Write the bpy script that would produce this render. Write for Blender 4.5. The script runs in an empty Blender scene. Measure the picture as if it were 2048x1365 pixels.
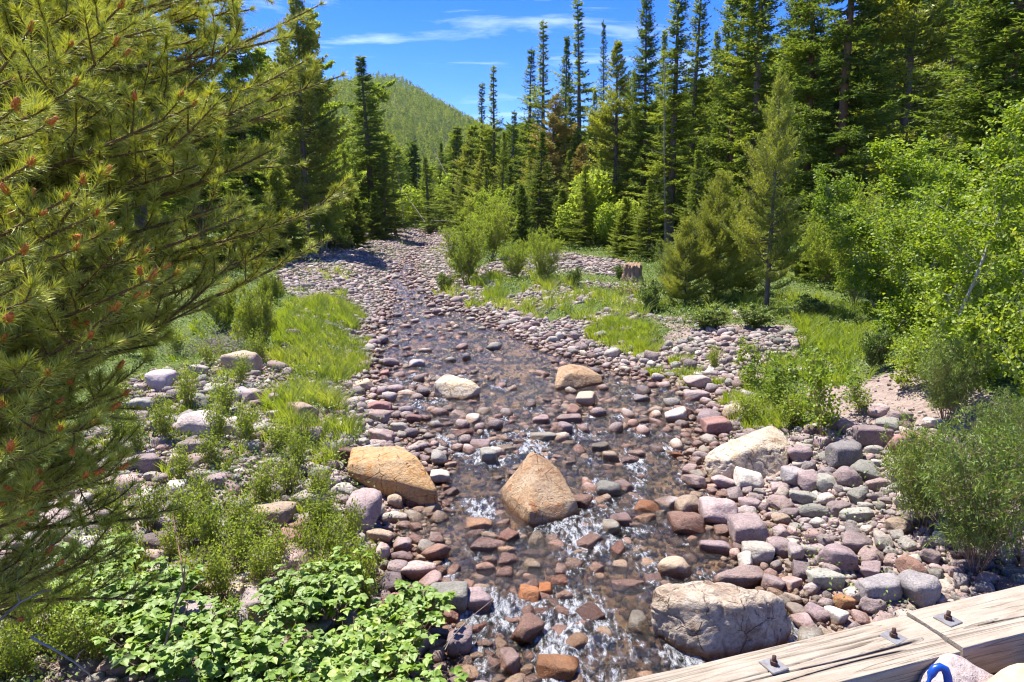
import bpy, bmesh, math, random
import numpy as np
from mathutils import Vector
R = math.radians
random.seed(7); rng = np.random.default_rng(7)
scn = bpy.context.scene
COL = scn.collection

# ------------------------------------------------------------------ camera
CAMZ = 3.2; F = 1365.0; HOR = 430.0
PITCH = math.atan((682.5 - HOR) / F)
cd = bpy.data.cameras.new("camera"); cam = bpy.data.objects.new("camera", cd); COL.objects.link(cam)
cd.sensor_width = 36; cd.lens = 24; cd.clip_start = 0.05; cd.clip_end = 6000
cam.location = (0, 0, CAMZ); cam.rotation_euler = (math.pi / 2 - PITCH, 0, 0)
scn.camera = cam

# ------------------------------------------------------------------ sky, sun, exposure
SUN_EL, SUN_AZ = 65.0, -46.0          # azimuth measured from +Y, negative = to the left
w = bpy.data.worlds.new("World"); scn.world = w; w.use_nodes = True
nt = w.node_tree; nt.nodes.clear()
def N(t, typ, **kw):
    n = t.nodes.new(typ)
    for k, v in kw.items():
        if hasattr(n, k): setattr(n, k, v)
    return n
out = N(nt, 'ShaderNodeOutputWorld'); bg = N(nt, 'ShaderNodeBackground')
sky = N(nt, 'ShaderNodeTexSky', sky_type='NISHITA', sun_disc=False, sun_elevation=R(SUN_EL), sun_rotation=R(SUN_AZ),
        altitude=2600, air_density=1.0, dust_density=0.0, ozone_density=5.0)
tc = N(nt, 'ShaderNodeTexCoord')
hsv = N(nt, 'ShaderNodeHueSaturation'); hsv.inputs['Saturation'].default_value = 1.36; hsv.inputs['Value'].default_value = 0.74; hsv.inputs['Hue'].default_value = 0.524
nt.links.new(sky.outputs[0], hsv.inputs['Color'])
# thin cirrus
mp = N(nt, 'ShaderNodeMapping'); mp.inputs['Scale'].default_value = (2.0, 2.0, 16.0); mp.inputs['Rotation'].default_value = (R(4), R(10), 0)
mp.inputs['Location'].default_value = (0.35, 0.0, 0.6)
nz = N(nt, 'ShaderNodeTexNoise'); nz.inputs['Scale'].default_value = 1.7; nz.inputs['Detail'].default_value = 7; nz.inputs['Roughness'].default_value = 0.62; nz.inputs['Distortion'].default_value = 0.6
rp = N(nt, 'ShaderNodeValToRGB'); rp.color_ramp.elements[0].position = 0.53; rp.color_ramp.elements[1].position = 0.86
mx = N(nt, 'ShaderNodeMix', data_type='RGBA'); mx.inputs[7].default_value = (4.6, 5.1, 5.8, 1)
nt.links.new(tc.outputs['Generated'], mp.inputs[0]); nt.links.new(mp.outputs[0], nz.inputs['Vector']); nt.links.new(nz.outputs[0], rp.inputs[0])
rp.color_ramp.elements[1].color = (.6, .6, .6, 1); nt.links.new(rp.outputs[0], mx.inputs[0]); nt.links.new(hsv.outputs[0], mx.inputs[6]); nt.links.new(mx.outputs[2], bg.inputs[0])
bg.inputs[1].default_value = 0.15
nt.links.new(bg.outputs[0], out.inputs[0])
sd = bpy.data.lights.new("sun", 'SUN'); sun = bpy.data.objects.new("sun", sd); COL.objects.link(sun)
sd.energy = 4.1; sd.angle = R(0.53); sd.color = (1.0, 0.95, 0.87)
sv = Vector((math.sin(R(SUN_AZ)) * math.cos(R(SUN_EL)), math.cos(R(SUN_AZ)) * math.cos(R(SUN_EL)), math.sin(R(SUN_EL))))
sun.rotation_euler = sv.to_track_quat('Z', 'Y').to_euler()
scn.view_settings.view_transform = 'Standard'; scn.view_settings.look = 'None'
scn.view_settings.exposure = 1.5; scn.view_settings.gamma = 1.0; scn.view_settings.use_curve_mapping = False
cy = scn.cycles
cy.pixel_filter_type = 'BLACKMAN_HARRIS'; cy.filter_width = 1.15; cy.max_bounces = 6; cy.diffuse_bounces = 4; cy.glossy_bounces = 3; cy.transmission_bounces = 5; cy.transparent_max_bounces = 6
cy.use_denoising = True; cy.caustics_reflective = False; cy.caustics_refractive = False
try: cy.denoiser = 'OPENIMAGEDENOISE'; cy.denoising_input_passes = 'RGB_ALBEDO_NORMAL'; cy.denoising_prefilter = 'ACCURATE'
except Exception: pass

# ------------------------------------------------------------------ helpers
def tag(o, label=None, cat=None, group=None, kind=None):
    if label: o['label'] = label
    if cat: o['category'] = cat
    if group: o['group'] = group
    if kind: o['kind'] = kind
    return o
def mesh(name, v, f, mat=None, tone=None, smooth=True, extra=None):
    v = np.asarray(v, np.float32).reshape(-1, 3); f = np.asarray(f, np.int32)
    k = f.shape[1]
    m = bpy.data.meshes.new(name)
    m.vertices.add(len(v)); m.vertices.foreach_set('co', v.ravel())
    m.loops.add(f.size); m.loops.foreach_set('vertex_index', f.ravel())
    m.polygons.add(len(f)); m.polygons.foreach_set('loop_start', np.arange(0, f.size, k, dtype=np.int32))
    try: m.polygons.foreach_set('loop_total', np.full(len(f), k, np.int32))
    except Exception: pass
    m.polygons.foreach_set('use_smooth', np.full(len(f), smooth, bool))
    if tone is not None:
        a = m.attributes.new('tone', 'FLOAT', 'POINT'); a.data.foreach_set('value', np.asarray(tone, np.float32))
    for n_, val in (extra or {}).items():
        a = m.attributes.new(n_, 'FLOAT', 'POINT'); a.data.foreach_set('value', np.asarray(val, np.float32))
    m.update(calc_edges=True); m.validate()
    if mat: m.materials.append(mat)
    return m
def obj(name, m, parent=None, loc=(0, 0, 0), rot=(0, 0, 0), sc=(1, 1, 1)):
    o = bpy.data.objects.new(name, m); COL.objects.link(o)
    o.location = loc; o.rotation_euler = rot
    o.scale = sc if hasattr(sc, '__len__') else (sc,) * 3
    if parent: o.parent = parent
    return o
class MB:
    def __init__(s): s.v = []; s.f = []; s.t = []; s.n = 0
    def add(s, v, f, t=0.5):
        v = np.asarray(v, np.float32).reshape(-1, 3); f = np.asarray(f, np.int64)
        if f.shape[1] == 4: f = np.concatenate([f[:, [0, 1, 2]], f[:, [0, 2, 3]]])
        s.v.append(v); s.f.append(f + s.n); s.t.append(np.broadcast_to(np.asarray(t, np.float32), (len(v),))); s.n += len(v)
    def tube(s, pts, rad, k=5, t=0.5):
        p = np.asarray(pts, float); n = len(p); rad = np.broadcast_to(np.asarray(rad, float), (n,))
        d = np.gradient(p, axis=0); d /= np.linalg.norm(d, axis=1, keepdims=True) + 1e-9
        up = np.where(np.abs(d[:, 2:3]) > 0.9, np.array([[1., 0, 0]]), np.array([[0., 0, 1]]))
        a = np.cross(d, up); a /= np.linalg.norm(a, axis=1, keepdims=True) + 1e-9; b = np.cross(d, a)
        th = np.arange(k) * 2 * math.pi / k
        v = p[:, None] + rad[:, None, None] * (np.cos(th)[None, :, None] * a[:, None] + np.sin(th)[None, :, None] * b[:, None])
        i = np.arange(n - 1)[:, None] * k; j = np.arange(k)[None]; j2 = (j + 1) % k
        f = np.stack([i + j, i + j2, i + k + j2, i + k + j], -1).reshape(-1, 4)
        s.add(v.reshape(-1, 3), f, t)
    def box(s, c, h, t=0.5, rz=0.0):
        q = np.array([[x, y, z] for x in (-1, 1) for y in (-1, 1) for z in (-1, 1)], float) * h
        ca, sa = math.cos(rz), math.sin(rz); q = np.stack([q[:, 0] * ca - q[:, 1] * sa, q[:, 0] * sa + q[:, 1] * ca, q[:, 2]], 1) + c
        s.add(q, [[0, 1, 3, 2], [4, 6, 7, 5], [0, 4, 5, 1], [2, 3, 7, 6], [0, 2, 6, 4], [1, 5, 7, 3]], t)
    def mesh(s, name, mat, smooth=True):
        return mesh(name, np.concatenate(s.v), np.concatenate(s.f), mat, np.concatenate(s.t), smooth)
def unit(a): return a / (np.linalg.norm(a, axis=-1, keepdims=True) + 1e-9)
def _h(i):
    i = i.astype(np.int64)
    n = (i[..., 0] * 374761393 + i[..., 1] * 668265263 + i[..., 2] * 2147483647 * 3 + i[..., 2] * 40503) & 0xffffffff
    n = ((n ^ (n >> 13)) * 1274126177) & 0xffffffff
    return ((n ^ (n >> 16)) & 0xffff) / 65535.0
def vn(p):
    p = np.asarray(p, float); i = np.floor(p); f = p - i; f = f * f * (3 - 2 * f); r = 0
    for a in (0, 1):
        for b in (0, 1):
            for c in (0, 1):
                wt = (f[..., 0] if a else 1 - f[..., 0]) * (f[..., 1] if b else 1 - f[..., 1]) * (f[..., 2] if c else 1 - f[..., 2])
                r = r + wt * _h(i + np.array([a, b, c]))
    return r * 2 - 1
def fbm(p, o=4):
    r = 0; a = 1.0; p = np.asarray(p, float)
    for k in range(o): r = r + a * vn(p * 2 ** k + k * 17.3); a *= 0.5
    return r
def v2(x, y, s=1.0, o=3): return fbm(np.stack([np.asarray(x, float) * s, np.asarray(y, float) * s, np.zeros_like(np.asarray(x, float))], -1), o)
def sst(a, b, x):
    t = np.clip((np.asarray(x, float) - a) / (b - a), 0, 1); return t * t * (3 - 2 * t)

# ------------------------------------------------------------------ lie of the land (metres; the stream runs towards the camera)
SY = [0, 4.4, 6.0, 8.7, 11.1, 12.9, 15.1, 18.6, 23.8, 30, 51, 95, 140, 300]
SL = [-0.3, -0.45, -0.85, -1.05, -2.2, -2.8, -3.2, -3.7, -4.3, -5.5, -7.3, -11.5, -16, -40]
SR = [3.2, 2.4, 2.1, 2.4, 3.5, 2.3, 0.9, -0.5, -2.6, -4.6, -6.7, -10.8, -15, -38]
def L_(y): return np.interp(y, SY, SL)
def R_(y): return np.interp(y, SY, SR)
def ws(y): return 0.012 * np.asarray(y, float)
def ridge(x): return np.interp(x, [-900, -500, -260, -178, -145, -105, -35, 30, 120, 300, 700, 1400], [65, 95, 136, 162, 160, 139, 107, 85, 78, 98, 155, 195])
def H(x, y):
    x = np.asarray(x, float); y = np.asarray(y, float); s = ws(np.clip(y, 0, 400))
    dl = L_(y) - x; dr = x - R_(y)
    inn = np.minimum(-dl, -dr)
    z = s - 0.085 * sst(-0.1, 0.5, inn) + 0.0
    zl = 0.42 * sst(0, 2.2, dl) + 0.035 * np.clip(dl - 2, 0, 30) + 0.42 * np.clip(dl - 16, 0, 60) * sst(16, 30, dl)
    zr = 0.40 * sst(0, 3.2, dr) + 0.045 * np.clip(dr - 2, 0, 16) + 0.40 * np.clip(dr - 24, 0, 70) * sst(20, 34, dr)
    zr = zr + 0.55 * np.exp(-((x - 6.6) / 1.6) ** 2 - ((y - 9.6) / 2.4) ** 2)
    zl = zl + 0.9 * sst(-0.5, -3, x) * sst(4.5, 1.0, y) * 0.6
    z = z + np.where(dl > 0, zl, 0) + np.where(dr > 0, zr, 0)
    edge = np.clip(np.maximum(dl, dr), 0, 1)
    z = z + (0.05 * v2(x, y, 1.1) + 0.03 * v2(x, y, 3.7)) * (0.35 + 0.65 * edge)
    far = sst(60, 200, y); z = z + far * 1.6 * v2(x, y, 0.03)
    hill = ridge(x) * sst(330, 1010, y) * (1 - 0.5 * sst(1010, 2200, y)) * (1 + 0.05 * v2(x, y, 0.012) * sst(330, 600, y) * (1 - sst(900, 1000, y)))
    side = np.where(y > 200, np.minimum(z, 1000), z)
    return np.maximum(side * (1 - sst(420, 900, y)), 0) + hill if False else side * (1 - 0.75 * sst(420, 1000, y)) + hill
cP, sP = math.cos(PITCH), math.sin(PITCH)
def ray(px, py):
    u = (px - 1024) / F; v = (682.5 - py) / F
    return np.array([u, cP + v * sP, -sP + v * cP])
def at_t(px, py, t): return np.array([0, 0, CAMZ]) + ray(px, py) * t
def at_z(px, py, z):
    d = ray(px, py); return at_t(px, py, (z - CAMZ) / d[2])
def at_y(px, py, y):
    d = ray(px, py); return at_t(px, py, y / d[1])
def gnd(px, py, dz=0.0):
    d = ray(px, py); lo, hi = 1.5, None; t = 1.5
    while t < 400:
        p = d * t; 
        if CAMZ + p[2] < float(H(p[0], p[1])) + dz:
            hi = t; break
        lo = t; t *= 1.04
    if hi is None: hi = 400
    for _ in range(24):
        m_ = (lo + hi) / 2; p = d * m_
        if CAMZ + p[2] < float(H(p[0], p[1])) + dz: hi = m_
        else: lo = m_
    return np.array([0, 0, CAMZ]) + d * hi
def proj(x, y, z):
    q = np.asarray(z) - CAMZ; dep = np.asarray(y) * cP - q * sP; dep = np.maximum(dep, 1e-3)
    return 1024 + F * np.asarray(x) / dep, 682.5 - F * (np.asarray(y) * sP + q * cP) / dep, dep
def inpoly(px, py, poly):
    r = np.zeros(np.shape(px), bool); n = len(poly)
    for i in range(n):
        x1, y1 = poly[i]; x2, y2 = poly[(i + 1) % n]
        if y1 == y2: continue
        c = ((y1 > py) != (y2 > py)) & (px < (x2 - x1) * (py - y1) / (y2 - y1) + x1); r ^= c
    return r

# ------------------------------------------------------------------ materials
class T:
    def __init__(s, name):
        s.m = bpy.data.materials.new(name); s.m.use_nodes = True; s.t = s.m.node_tree; s.t.nodes.clear(); s.o = s.n('OutputMaterial')
    def n(s, typ, **kw): return N(s.t, 'ShaderNode' + typ, **kw)
    def l(s, a, b): s.t.links.new(a, b)
    def noise(s, sc, det=4, rough=0.55, vec=None, dist=0):
        n = s.n('TexNoise'); n.inputs['Scale'].default_value = sc; n.inputs['Detail'].default_value = det; n.inputs['Roughness'].default_value = rough; n.inputs['Distortion'].default_value = dist
        if vec is not None: s.l(vec, n.inputs['Vector'])
        return n.outputs[0]
    def ramp(s, fac, stops, interp='LINEAR'):
        r = s.n('ValToRGB'); r.color_ramp.interpolation = interp; e = r.color_ramp.elements
        while len(e) > 1: e.remove(e[-1])
        e[0].position = stops[0][0]; e[0].color = (*stops[0][1], 1)
        for p, c in stops[1:]:
            k = e.new(p); k.color = (*c, 1)
        s.l(fac, r.inputs[0]); return r.outputs[0]
    def mix(s, f, a, b, mode='MIX'):
        m = s.n('Mix', data_type='RGBA', blend_type=mode)
        for v, i in ((f, 0), (a, 6), (b, 7)):
            if isinstance(v, (int, float)): m.inputs[i].default_value = v
            elif isinstance(v, tuple): m.inputs[i].default_value = (*v, 1)
            else: s.l(v, m.inputs[i])
        return m.outputs[2]
    def math(s, op, a, b=0.0, c=None):
        m = s.n('Math', operation=op)
        for v, i in ((a, 0), (b, 1), (c, 2)):
            if v is None: continue
            if isinstance(v, (int, float)): m.inputs[i].default_value = v
            else: s.l(v, m.inputs[i])
        return m.outputs[0]
    def attr(s, name): return s.n('Attribute', attribute_name=name).outputs['Fac']
    def bump(s, h, st, dist=0.02):
        b = s.n('Bump'); b.inputs['Strength'].default_value = st; b.inputs['Distance'].default_value = dist; s.l(h, b.inputs['Height']); return b.outputs[0]
    def rnd(s): return s.n('ObjectInfo').outputs['Random']
    def pos(s): return s.n('NewGeometry').outputs['Position']
    def oc(s): return s.n('TexCoord').outputs['Object']
    def bsdf(s, col, rough=0.8, nrm=None, spec=0.3, metal=0.0):
        b = s.n('BsdfPrincipled')
        for v, k in ((col, 'Base Color'), (rough, 'Roughness'), (nrm, 'Normal'), (spec, 'Specular IOR Level'), (metal, 'Metallic')):
            if v is None: continue
            if isinstance(v, tuple): b.inputs[k].default_value = (*v, 1)
            elif isinstance(v, (int, float)): b.inputs[k].default_value = v
            else: s.l(v, b.inputs[k])
        s.l(b.outputs[0], s.o.inputs[0]); return b
def leaf_mat(name, stops, trans=0.45, gloss=0.06, tgain=(1.3, 1.25, 0.5), rw=0.35):
    t = T(name)
    k = t.math('FRACT', t.math('ADD', t.attr('tone'), 0.0))
    k = t.math('ADD', t.math('MULTIPLY', k, 1 - rw), t.math('MULTIPLY', t.rnd(), rw))
    c = t.ramp(k, stops)
    d = t.n('BsdfDiffuse'); t.l(c, d.inputs[0])
    tr = t.n('BsdfTranslucent'); t.l(t.mix(1.0, c, tgain, 'MULTIPLY'), tr.inputs[0])
    c = t.mix(1.0, c, (1.22, 1.2, 1.0), 'MULTIPLY'); t.l(c, d.inputs[0])
    m1 = t.n('MixShader'); m1.inputs[0].default_value = trans; t.l(d.outputs[0], m1.inputs[1]); t.l(tr.outputs[0], m1.inputs[2])
    g = t.n('BsdfGlossy'); g.inputs['Roughness'].default_value = 0.55; g.inputs[0].default_value = (1, 1, 0.95, 1)
    m2 = t.n('MixShader'); m2.inputs[0].default_value = gloss; t.l(m1.outputs[0], m2.inputs[1]); t.l(g.outputs[0], m2.inputs[2])
    t.l(m2.outputs[0], t.o.inputs[0]); return t.m
def bark_mat(name, a, b, sc=14, white=False):
    t = T(name); oc = t.oc(); mp = t.n('Mapping'); mp.inputs['Scale'].default_value = (1, 1, 0.25 if not white else 3); t.l(oc, mp.inputs[0])
    n = t.noise(sc, 6, 0.65, mp.outputs[0]); c = t.ramp(n, [(0.3, a), (0.7, b)])
    t.bsdf(c, 0.9, t.bump(n, 0.8, 0.02), 0.1); return t.m

def stone_mat(name, pal, scale=9.0, big=False, wet=True):
    t = T(name)
    oc = t.oc(); ps = t.pos()
    k = t.math('FRACT', t.math('ADD', t.attr('tone'), t.rnd())) if pal else None
    if pal and len(pal) > 1:
        st = [(i / len(pal), c) for i, c in enumerate(pal)]
        base = t.ramp(k, st, 'CONSTANT')
    else: base = None
    hv = t.n('HueSaturation'); 
    if base is not None: t.l(base, hv.inputs['Color']); hv.inputs['Saturation'].default_value = 0.88
    else: hv.inputs['Color'].default_value = (*pal[0], 1)
    t.l(t.math('ADD', t.math('MULTIPLY', t.math('FRACT', t.math('MULTIPLY', k, 37.0)), 0.60), 0.50), hv.inputs['Value'])
    n1 = t.noise(2.2 if big else 5, 6, 0.6, ps); n2 = t.noise(28 if big else 45, 5, 0.7, ps)
    c = t.mix(1.0, hv.outputs[0], t.ramp(n1, [(0.3, (0.72, 0.70, 0.69)), (0.55, (1, 1, 1)), (0.75, (1.18, 1.12, 1.05))]), 'MULTIPLY')
    c = t.mix(0.8, c, t.ramp(n2, [(0.32, (0.5, 0.48, 0.47)), (0.5, (1, 1, 1)), (0.68, (1.25, 1.25, 1.22))]), 'MULTIPLY')
    vz = t.noise(7, 3, 0.5, oc, 2.5); vv = t.math('ABSOLUTE', t.math('SUBTRACT', vz, 0.5)); c = t.mix(t.ramp(vv, [(0.0, (.5, .5, .5)), (0.018, (0, 0, 0))]), c, (0.55, 0.48, 0.43))
    rough = 0.85
    if wet:
        sp = t.n('SeparateXYZ'); t.l(ps, sp.inputs[0])
        hgt = t.math('SUBTRACT', sp.outputs[2], t.math('MULTIPLY', sp.outputs[1], 0.012))
        hgt = t.math('ADD', hgt, t.math('MULTIPLY', t.math('SUBTRACT', n1, 0.5), 0.05))
        wv = t.n('MapRange'); t.l(hgt, wv.inputs[0]); wv.inputs[1].default_value = 0.045; wv.inputs[2].default_value = 0.095; wv.inputs[3].default_value = 1; wv.inputs[4].default_value = 0
        c = t.mix(wv.outputs[0], c, t.mix(1.0, c, (0.60, 0.45, 0.34), 'MULTIPLY'))
        r = t.n('MapRange'); t.l(wv.outputs[0], r.inputs[0]); r.inputs[3].default_value = 0.85; r.inputs[4].default_value = 0.22; rough = r.outputs[0]
    t.bsdf(c, rough, t.bump(t.math('ADD', t.math('MULTIPLY', n1, 2), n2), 0.85 if not big else 0.8, 0.02 if not big else 0.03), 0.35)
    return t.m
PAL = [(0.36, 0.26, 0.235), (0.46, 0.34, 0.29), (0.27, 0.205, 0.19), (0.50, 0.40, 0.30), (0.34, 0.31, 0.245), (0.56, 0.48, 0.38), (0.40, 0.27, 0.225),
       (0.31, 0.245, 0.23), (0.42, 0.38, 0.31), (0.47, 0.36, 0.315), (0.36, 0.30, 0.265), (0.29, 0.18, 0.15)]
M = {}
M['stones'] = stone_mat('river_stone_mix', PAL)
SC = {'mauve': (0.38, 0.285, 0.265), 'purple': (0.29, 0.215, 0.21), 'pink': (0.50, 0.36, 0.31), 'red': (0.36, 0.19, 0.155), 'tan': (0.50, 0.37, 0.25),
      'cream': (0.56, 0.50, 0.41), 'green': (0.31, 0.30, 0.245), 'grey': (0.34, 0.31, 0.30), 'orange': (0.46, 0.22, 0.08), 'brown': (0.24, 0.13, 0.09), 'pale': (0.60, 0.50, 0.46)}
for k_, c_ in SC.items(): M['s_' + k_] = stone_mat('stone_' + k_, [c_])

def sandstone(name, a, b, c3, stain):
    t = T(name); ps = t.pos(); oc = t.oc()
    n1 = t.noise(3.0, 6, 0.6, ps, 0.6); n2 = t.noise(30, 6, 0.72, ps); n3 = t.noise(7, 5, 0.6, ps, 1.2)
    mp = t.n('Mapping'); mp.inputs['Scale'].default_value = (1.5, 1.5, 9); mp.inputs['Rotation'].default_value = (0.5, 0.3, 0); t.l(ps, mp.inputs[0])
    lay = t.noise(6, 4, 0.6, mp.outputs[0], 0.3)
    c = t.ramp(n1, [(0.3, a), (0.5, b), (0.7, c3)])
    c = t.mix(t.ramp(n3, [(0.52, (0, 0, 0)), (0.72, (1, 1, 1))]), c, stain)
    c = t.mix(0.22, c, t.ramp(lay, [(0.35, (0.72, 0.68, 0.62)), (0.6, (1.12, 1.1, 1.06))]), 'MULTIPLY')
    c = t.mix(0.9, c, t.ramp(n2, [(0.32, (0.6, 0.57, 0.53)), (0.5, (1, 1, 1)), (0.7, (1.15, 1.15, 1.13))]), 'MULTIPLY')
    sp = t.n('SeparateXYZ'); t.l(ps, sp.inputs[0])
    hgt = t.math('SUBTRACT', sp.outputs[2], t.math('MULTIPLY', sp.outputs[1], 0.012))
    hgt = t.math('ADD', hgt, t.math('MULTIPLY', t.math('SUBTRACT', n1, 0.5), 0.12))
    wv = t.n('MapRange'); t.l(hgt, wv.inputs[0]); wv.inputs[1].default_value = 0.02; wv.inputs[2].default_value = 0.07; wv.inputs[3].default_value = 1; wv.inputs[4].default_value = 0
    c = t.mix(wv.outputs[0], c, t.mix(1.0, c, (0.55, 0.36, 0.22), 'MULTIPLY'))
    r = t.n('MapRange'); t.l(wv.outputs[0], r.inputs[0]); r.inputs[3].default_value = 0.88; r.inputs[4].default_value = 0.3
    wz = t.n('TexVoronoi', feature='DISTANCE_TO_EDGE'); wz.inputs['Scale'].default_value = 4.6; mq = t.mix(0.12, ps, n1); t.l(mq, wz.inputs['Vector'])
    ckm = t.n('MapRange'); t.l(wz.outputs[0], ckm.inputs[0]); ckm.inputs[1].default_value = 0.0; ckm.inputs[2].default_value = 0.022; ckm.inputs[3].default_value = 1; ckm.inputs[4].default_value = 0
    ckf = t.math('MULTIPLY', ckm.outputs[0], t.ramp(n3, [(.46, (0, 0, 0)), (.56, (1, 1, 1))])); c = t.mix(t.math('MULTIPLY', ckf, .7), c, (.10, .065, .045))
    lic = t.noise(13, 6, 0.75, ps); c = t.mix(t.math('MULTIPLY', t.ramp(lic, [(.57, (0, 0, 0)), (.63, (1, 1, 1))]), .45), c, (.20, .16, .13))
    t.bsdf(c, r.outputs[0], t.bump(t.math('SUBTRACT', t.math('ADD', t.math('MULTIPLY', n3, 1.5), t.math('ADD', t.math('MULTIPLY', n2, 1.3), t.math('MULTIPLY', lay, .25))), t.math('MULTIPLY', ckf, .8)), 0.8, 0.03), 0.25)
    return t.m
M['sandA'] = sandstone('sandstone_gold', (0.46, 0.27, 0.11), (0.52, 0.33, 0.16), (0.50, 0.37, 0.22), (0.56, 0.24, 0.05))
M['sandB'] = sandstone('sandstone_tan', (0.36, 0.23, 0.13), (0.42, 0.29, 0.17), (0.46, 0.35, 0.23), (0.34, 0.16, 0.07))
M['sandC'] = sandstone('sandstone_cream', (0.54, 0.42, 0.28), (0.58, 0.48, 0.35), (0.60, 0.53, 0.42), (0.42, 0.27, 0.14))
M['sandD'] = sandstone('sandstone_weathered', (0.40, 0.30, 0.21), (0.50, 0.41, 0.31), (0.60, 0.52, 0.42), (0.24, 0.15, 0.10))
M['sandE'] = sandstone('sandstone_yellow', (0.60, 0.44, 0.25), (0.66, 0.55, 0.38), (0.68, 0.61, 0.48), (0.42, 0.25, 0.12))
M['rockP'] = sandstone('boulder_pinkish', (0.50, 0.40, 0.37), (0.60, 0.50, 0.46), (0.68, 0.60, 0.55), (0.40, 0.30, 0.28))

t = T('ground_soil'); ps = t.pos()
n1 = t.noise(0.7, 6, 0.6, ps); n2 = t.noise(9, 6, 0.7, ps); n3 = t.noise(60, 4, 0.7, ps)
vo = t.n('TexVoronoi'); vo.inputs['Scale'].default_value = 16; t.l(ps, vo.inputs['Vector'])
peb = t.mix(0.5, t.ramp(vo.outputs['Color'], [(0.0, (0.15, 0.10, 0.09)), (0.4, (0.26, 0.19, 0.17)), (0.7, (0.34, 0.27, 0.23)), (1, (0.22, 0.17, 0.16))]), t.ramp(n3, [(0.3, (0.10, 0.07, 0.05)), (0.7, (0.42, 0.33, 0.27))]))
grs = t.ramp(n2, [(0.3, (0.045, 0.06, 0.015)), (0.6, (0.11, 0.15, 0.03)), (0.8, (0.20, 0.18, 0.07))])
gm = t.math('ADD', t.attr('green'), t.math('MULTIPLY', t.math('SUBTRACT', n1, 0.5), 0.8))
gf = t.ramp(gm, [(0.4, (0, 0, 0)), (0.6, (1, 1, 1))])
bed = t.ramp(t.math('ADD', t.math('MULTIPLY', vo.outputs['Color'], 0.5), t.math('MULTIPLY', n2, 0.5)), [(0.2, (0.10, 0.06, 0.03)), (0.5, (0.28, 0.17, 0.09)), (0.8, (0.42, 0.28, 0.15))])
c = t.mix(gf, peb, grs); c = t.mix(t.attr('bed'), c, bed)
t.bsdf(c, 0.9, t.bump(t.math('ADD', vo.outputs['Distance'], n2), 0.7, 0.04), 0.2); M['ground'] = t.m
t = T('hill_ground'); ps = t.pos(); n1 = t.noise(0.02, 5, 0.6, ps); n2 = t.noise(0.15, 5, 0.6, ps)
c = t.mix(0.5, t.ramp(n1, [(0.35, (0.10, 0.12, 0.035)), (0.6, (0.16, 0.17, 0.06)), (0.75, (0.26, 0.22, 0.14))]), t.ramp(n2, [(0.3, (0.06, 0.08, 0.03)), (0.7, (0.22, 0.22, 0.10))])); t.bsdf(c, 1, None, 0.0); M['hill'] = t.m

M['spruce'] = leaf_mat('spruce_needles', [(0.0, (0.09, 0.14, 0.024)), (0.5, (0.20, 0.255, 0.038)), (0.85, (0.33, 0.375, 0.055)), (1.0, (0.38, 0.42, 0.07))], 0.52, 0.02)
M['bluespruce'] = leaf_mat('dark_spruce_needles', [(0.0, (0.07, 0.12, 0.026)), (0.6, (0.16, 0.22, 0.038)), (1.0, (0.27, 0.33, 0.055))], 0.50, 0.02)
M['pine'] = leaf_mat('pine_needles', [(0.0, (0.12, 0.155, 0.02)), (0.5, (0.26, 0.29, 0.036)), (0.9, (0.44, 0.45, 0.06)), (1.0, (0.34, 0.26, 0.06))], 0.48, 0.05)
M['rust'] = leaf_mat('browning_needles', [(0.0, (0.18, 0.17, 0.045)), (0.5, (0.34, 0.26, 0.09)), (1.0, (0.22, 0.26, 0.06))], 0.3, 0.03)
M['nearpine'] = leaf_mat('near_pine_needles', [(0.0, (0.09, 0.13, 0.016)), (0.45, (0.235, 0.275, 0.03)), (0.85, (0.46, 0.48, 0.06)), (0.93, (0.42, 0.30, 0.06)), (1.0, (0.50, 0.21, 0.05))], 0.30, 0.07, rw=0.0)
M['aspen'] = leaf_mat('aspen_leaves', [(0.0, (0.075, 0.14, 0.018)), (0.5, (0.19, 0.28, 0.02)), (0.8, (0.33, 0.39, 0.04)), (1.0, (0.44, 0.44, 0.06))], 0.55, 0.025)
M['farasp'] = leaf_mat('far_aspen_leaves', [(0.0, (0.19, 0.26, 0.04)), (0.5, (0.28, 0.36, 0.06)), (1.0, (0.38, 0.45, 0.10))], 0.55, 0.01)
M['willow'] = leaf_mat('willow_leaves', [(0.0, (0.08, 0.14, 0.028)), (0.5, (0.15, 0.225, 0.04)), (1.0, (0.27, 0.34, 0.06))], 0.45, 0.04)
M['bush'] = leaf_mat('bush_leaves', [(0.0, (0.13, 0.19, 0.03)), (0.5, (0.22, 0.30, 0.04)), (1.0, (0.34, 0.38, 0.07))], 0.5, 0.015)
M['berry'] = leaf_mat('berry_leaves', [(0.0, (0.10, 0.18, 0.025)), (0.6, (0.17, 0.28, 0.035)), (0.85, (0.28, 0.37, 0.06)), (1.0, (0.42, 0.42, 0.08))], 0.38, 0.04)
M['grass'] = leaf_mat('grass_blades', [(0.0, (0.15, 0.22, 0.025)), (0.5, (0.27, 0.35, 0.035)), (0.85, (0.38, 0.42, 0.08)), (1.0, (0.40, 0.34, 0.16))], 0.45, 0.04)
M['cover'] = leaf_mat('cover_leaves', [(0.0, (0.06, 0.11, 0.02)), (0.5, (0.12, 0.185, 0.03)), (1.0, (0.22, 0.26, 0.06))], 0.4, 0.04)
M['bark'] = bark_mat('conifer_bark', (0.10, 0.075, 0.06), (0.22, 0.17, 0.14))
M['redbark'] = bark_mat('reddish_bark', (0.12, 0.065, 0.04), (0.24, 0.14, 0.09))
M['paleb'] = bark_mat('pale_bark', (0.28, 0.26, 0.20), (0.46, 0.43, 0.34), 9, True)
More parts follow.
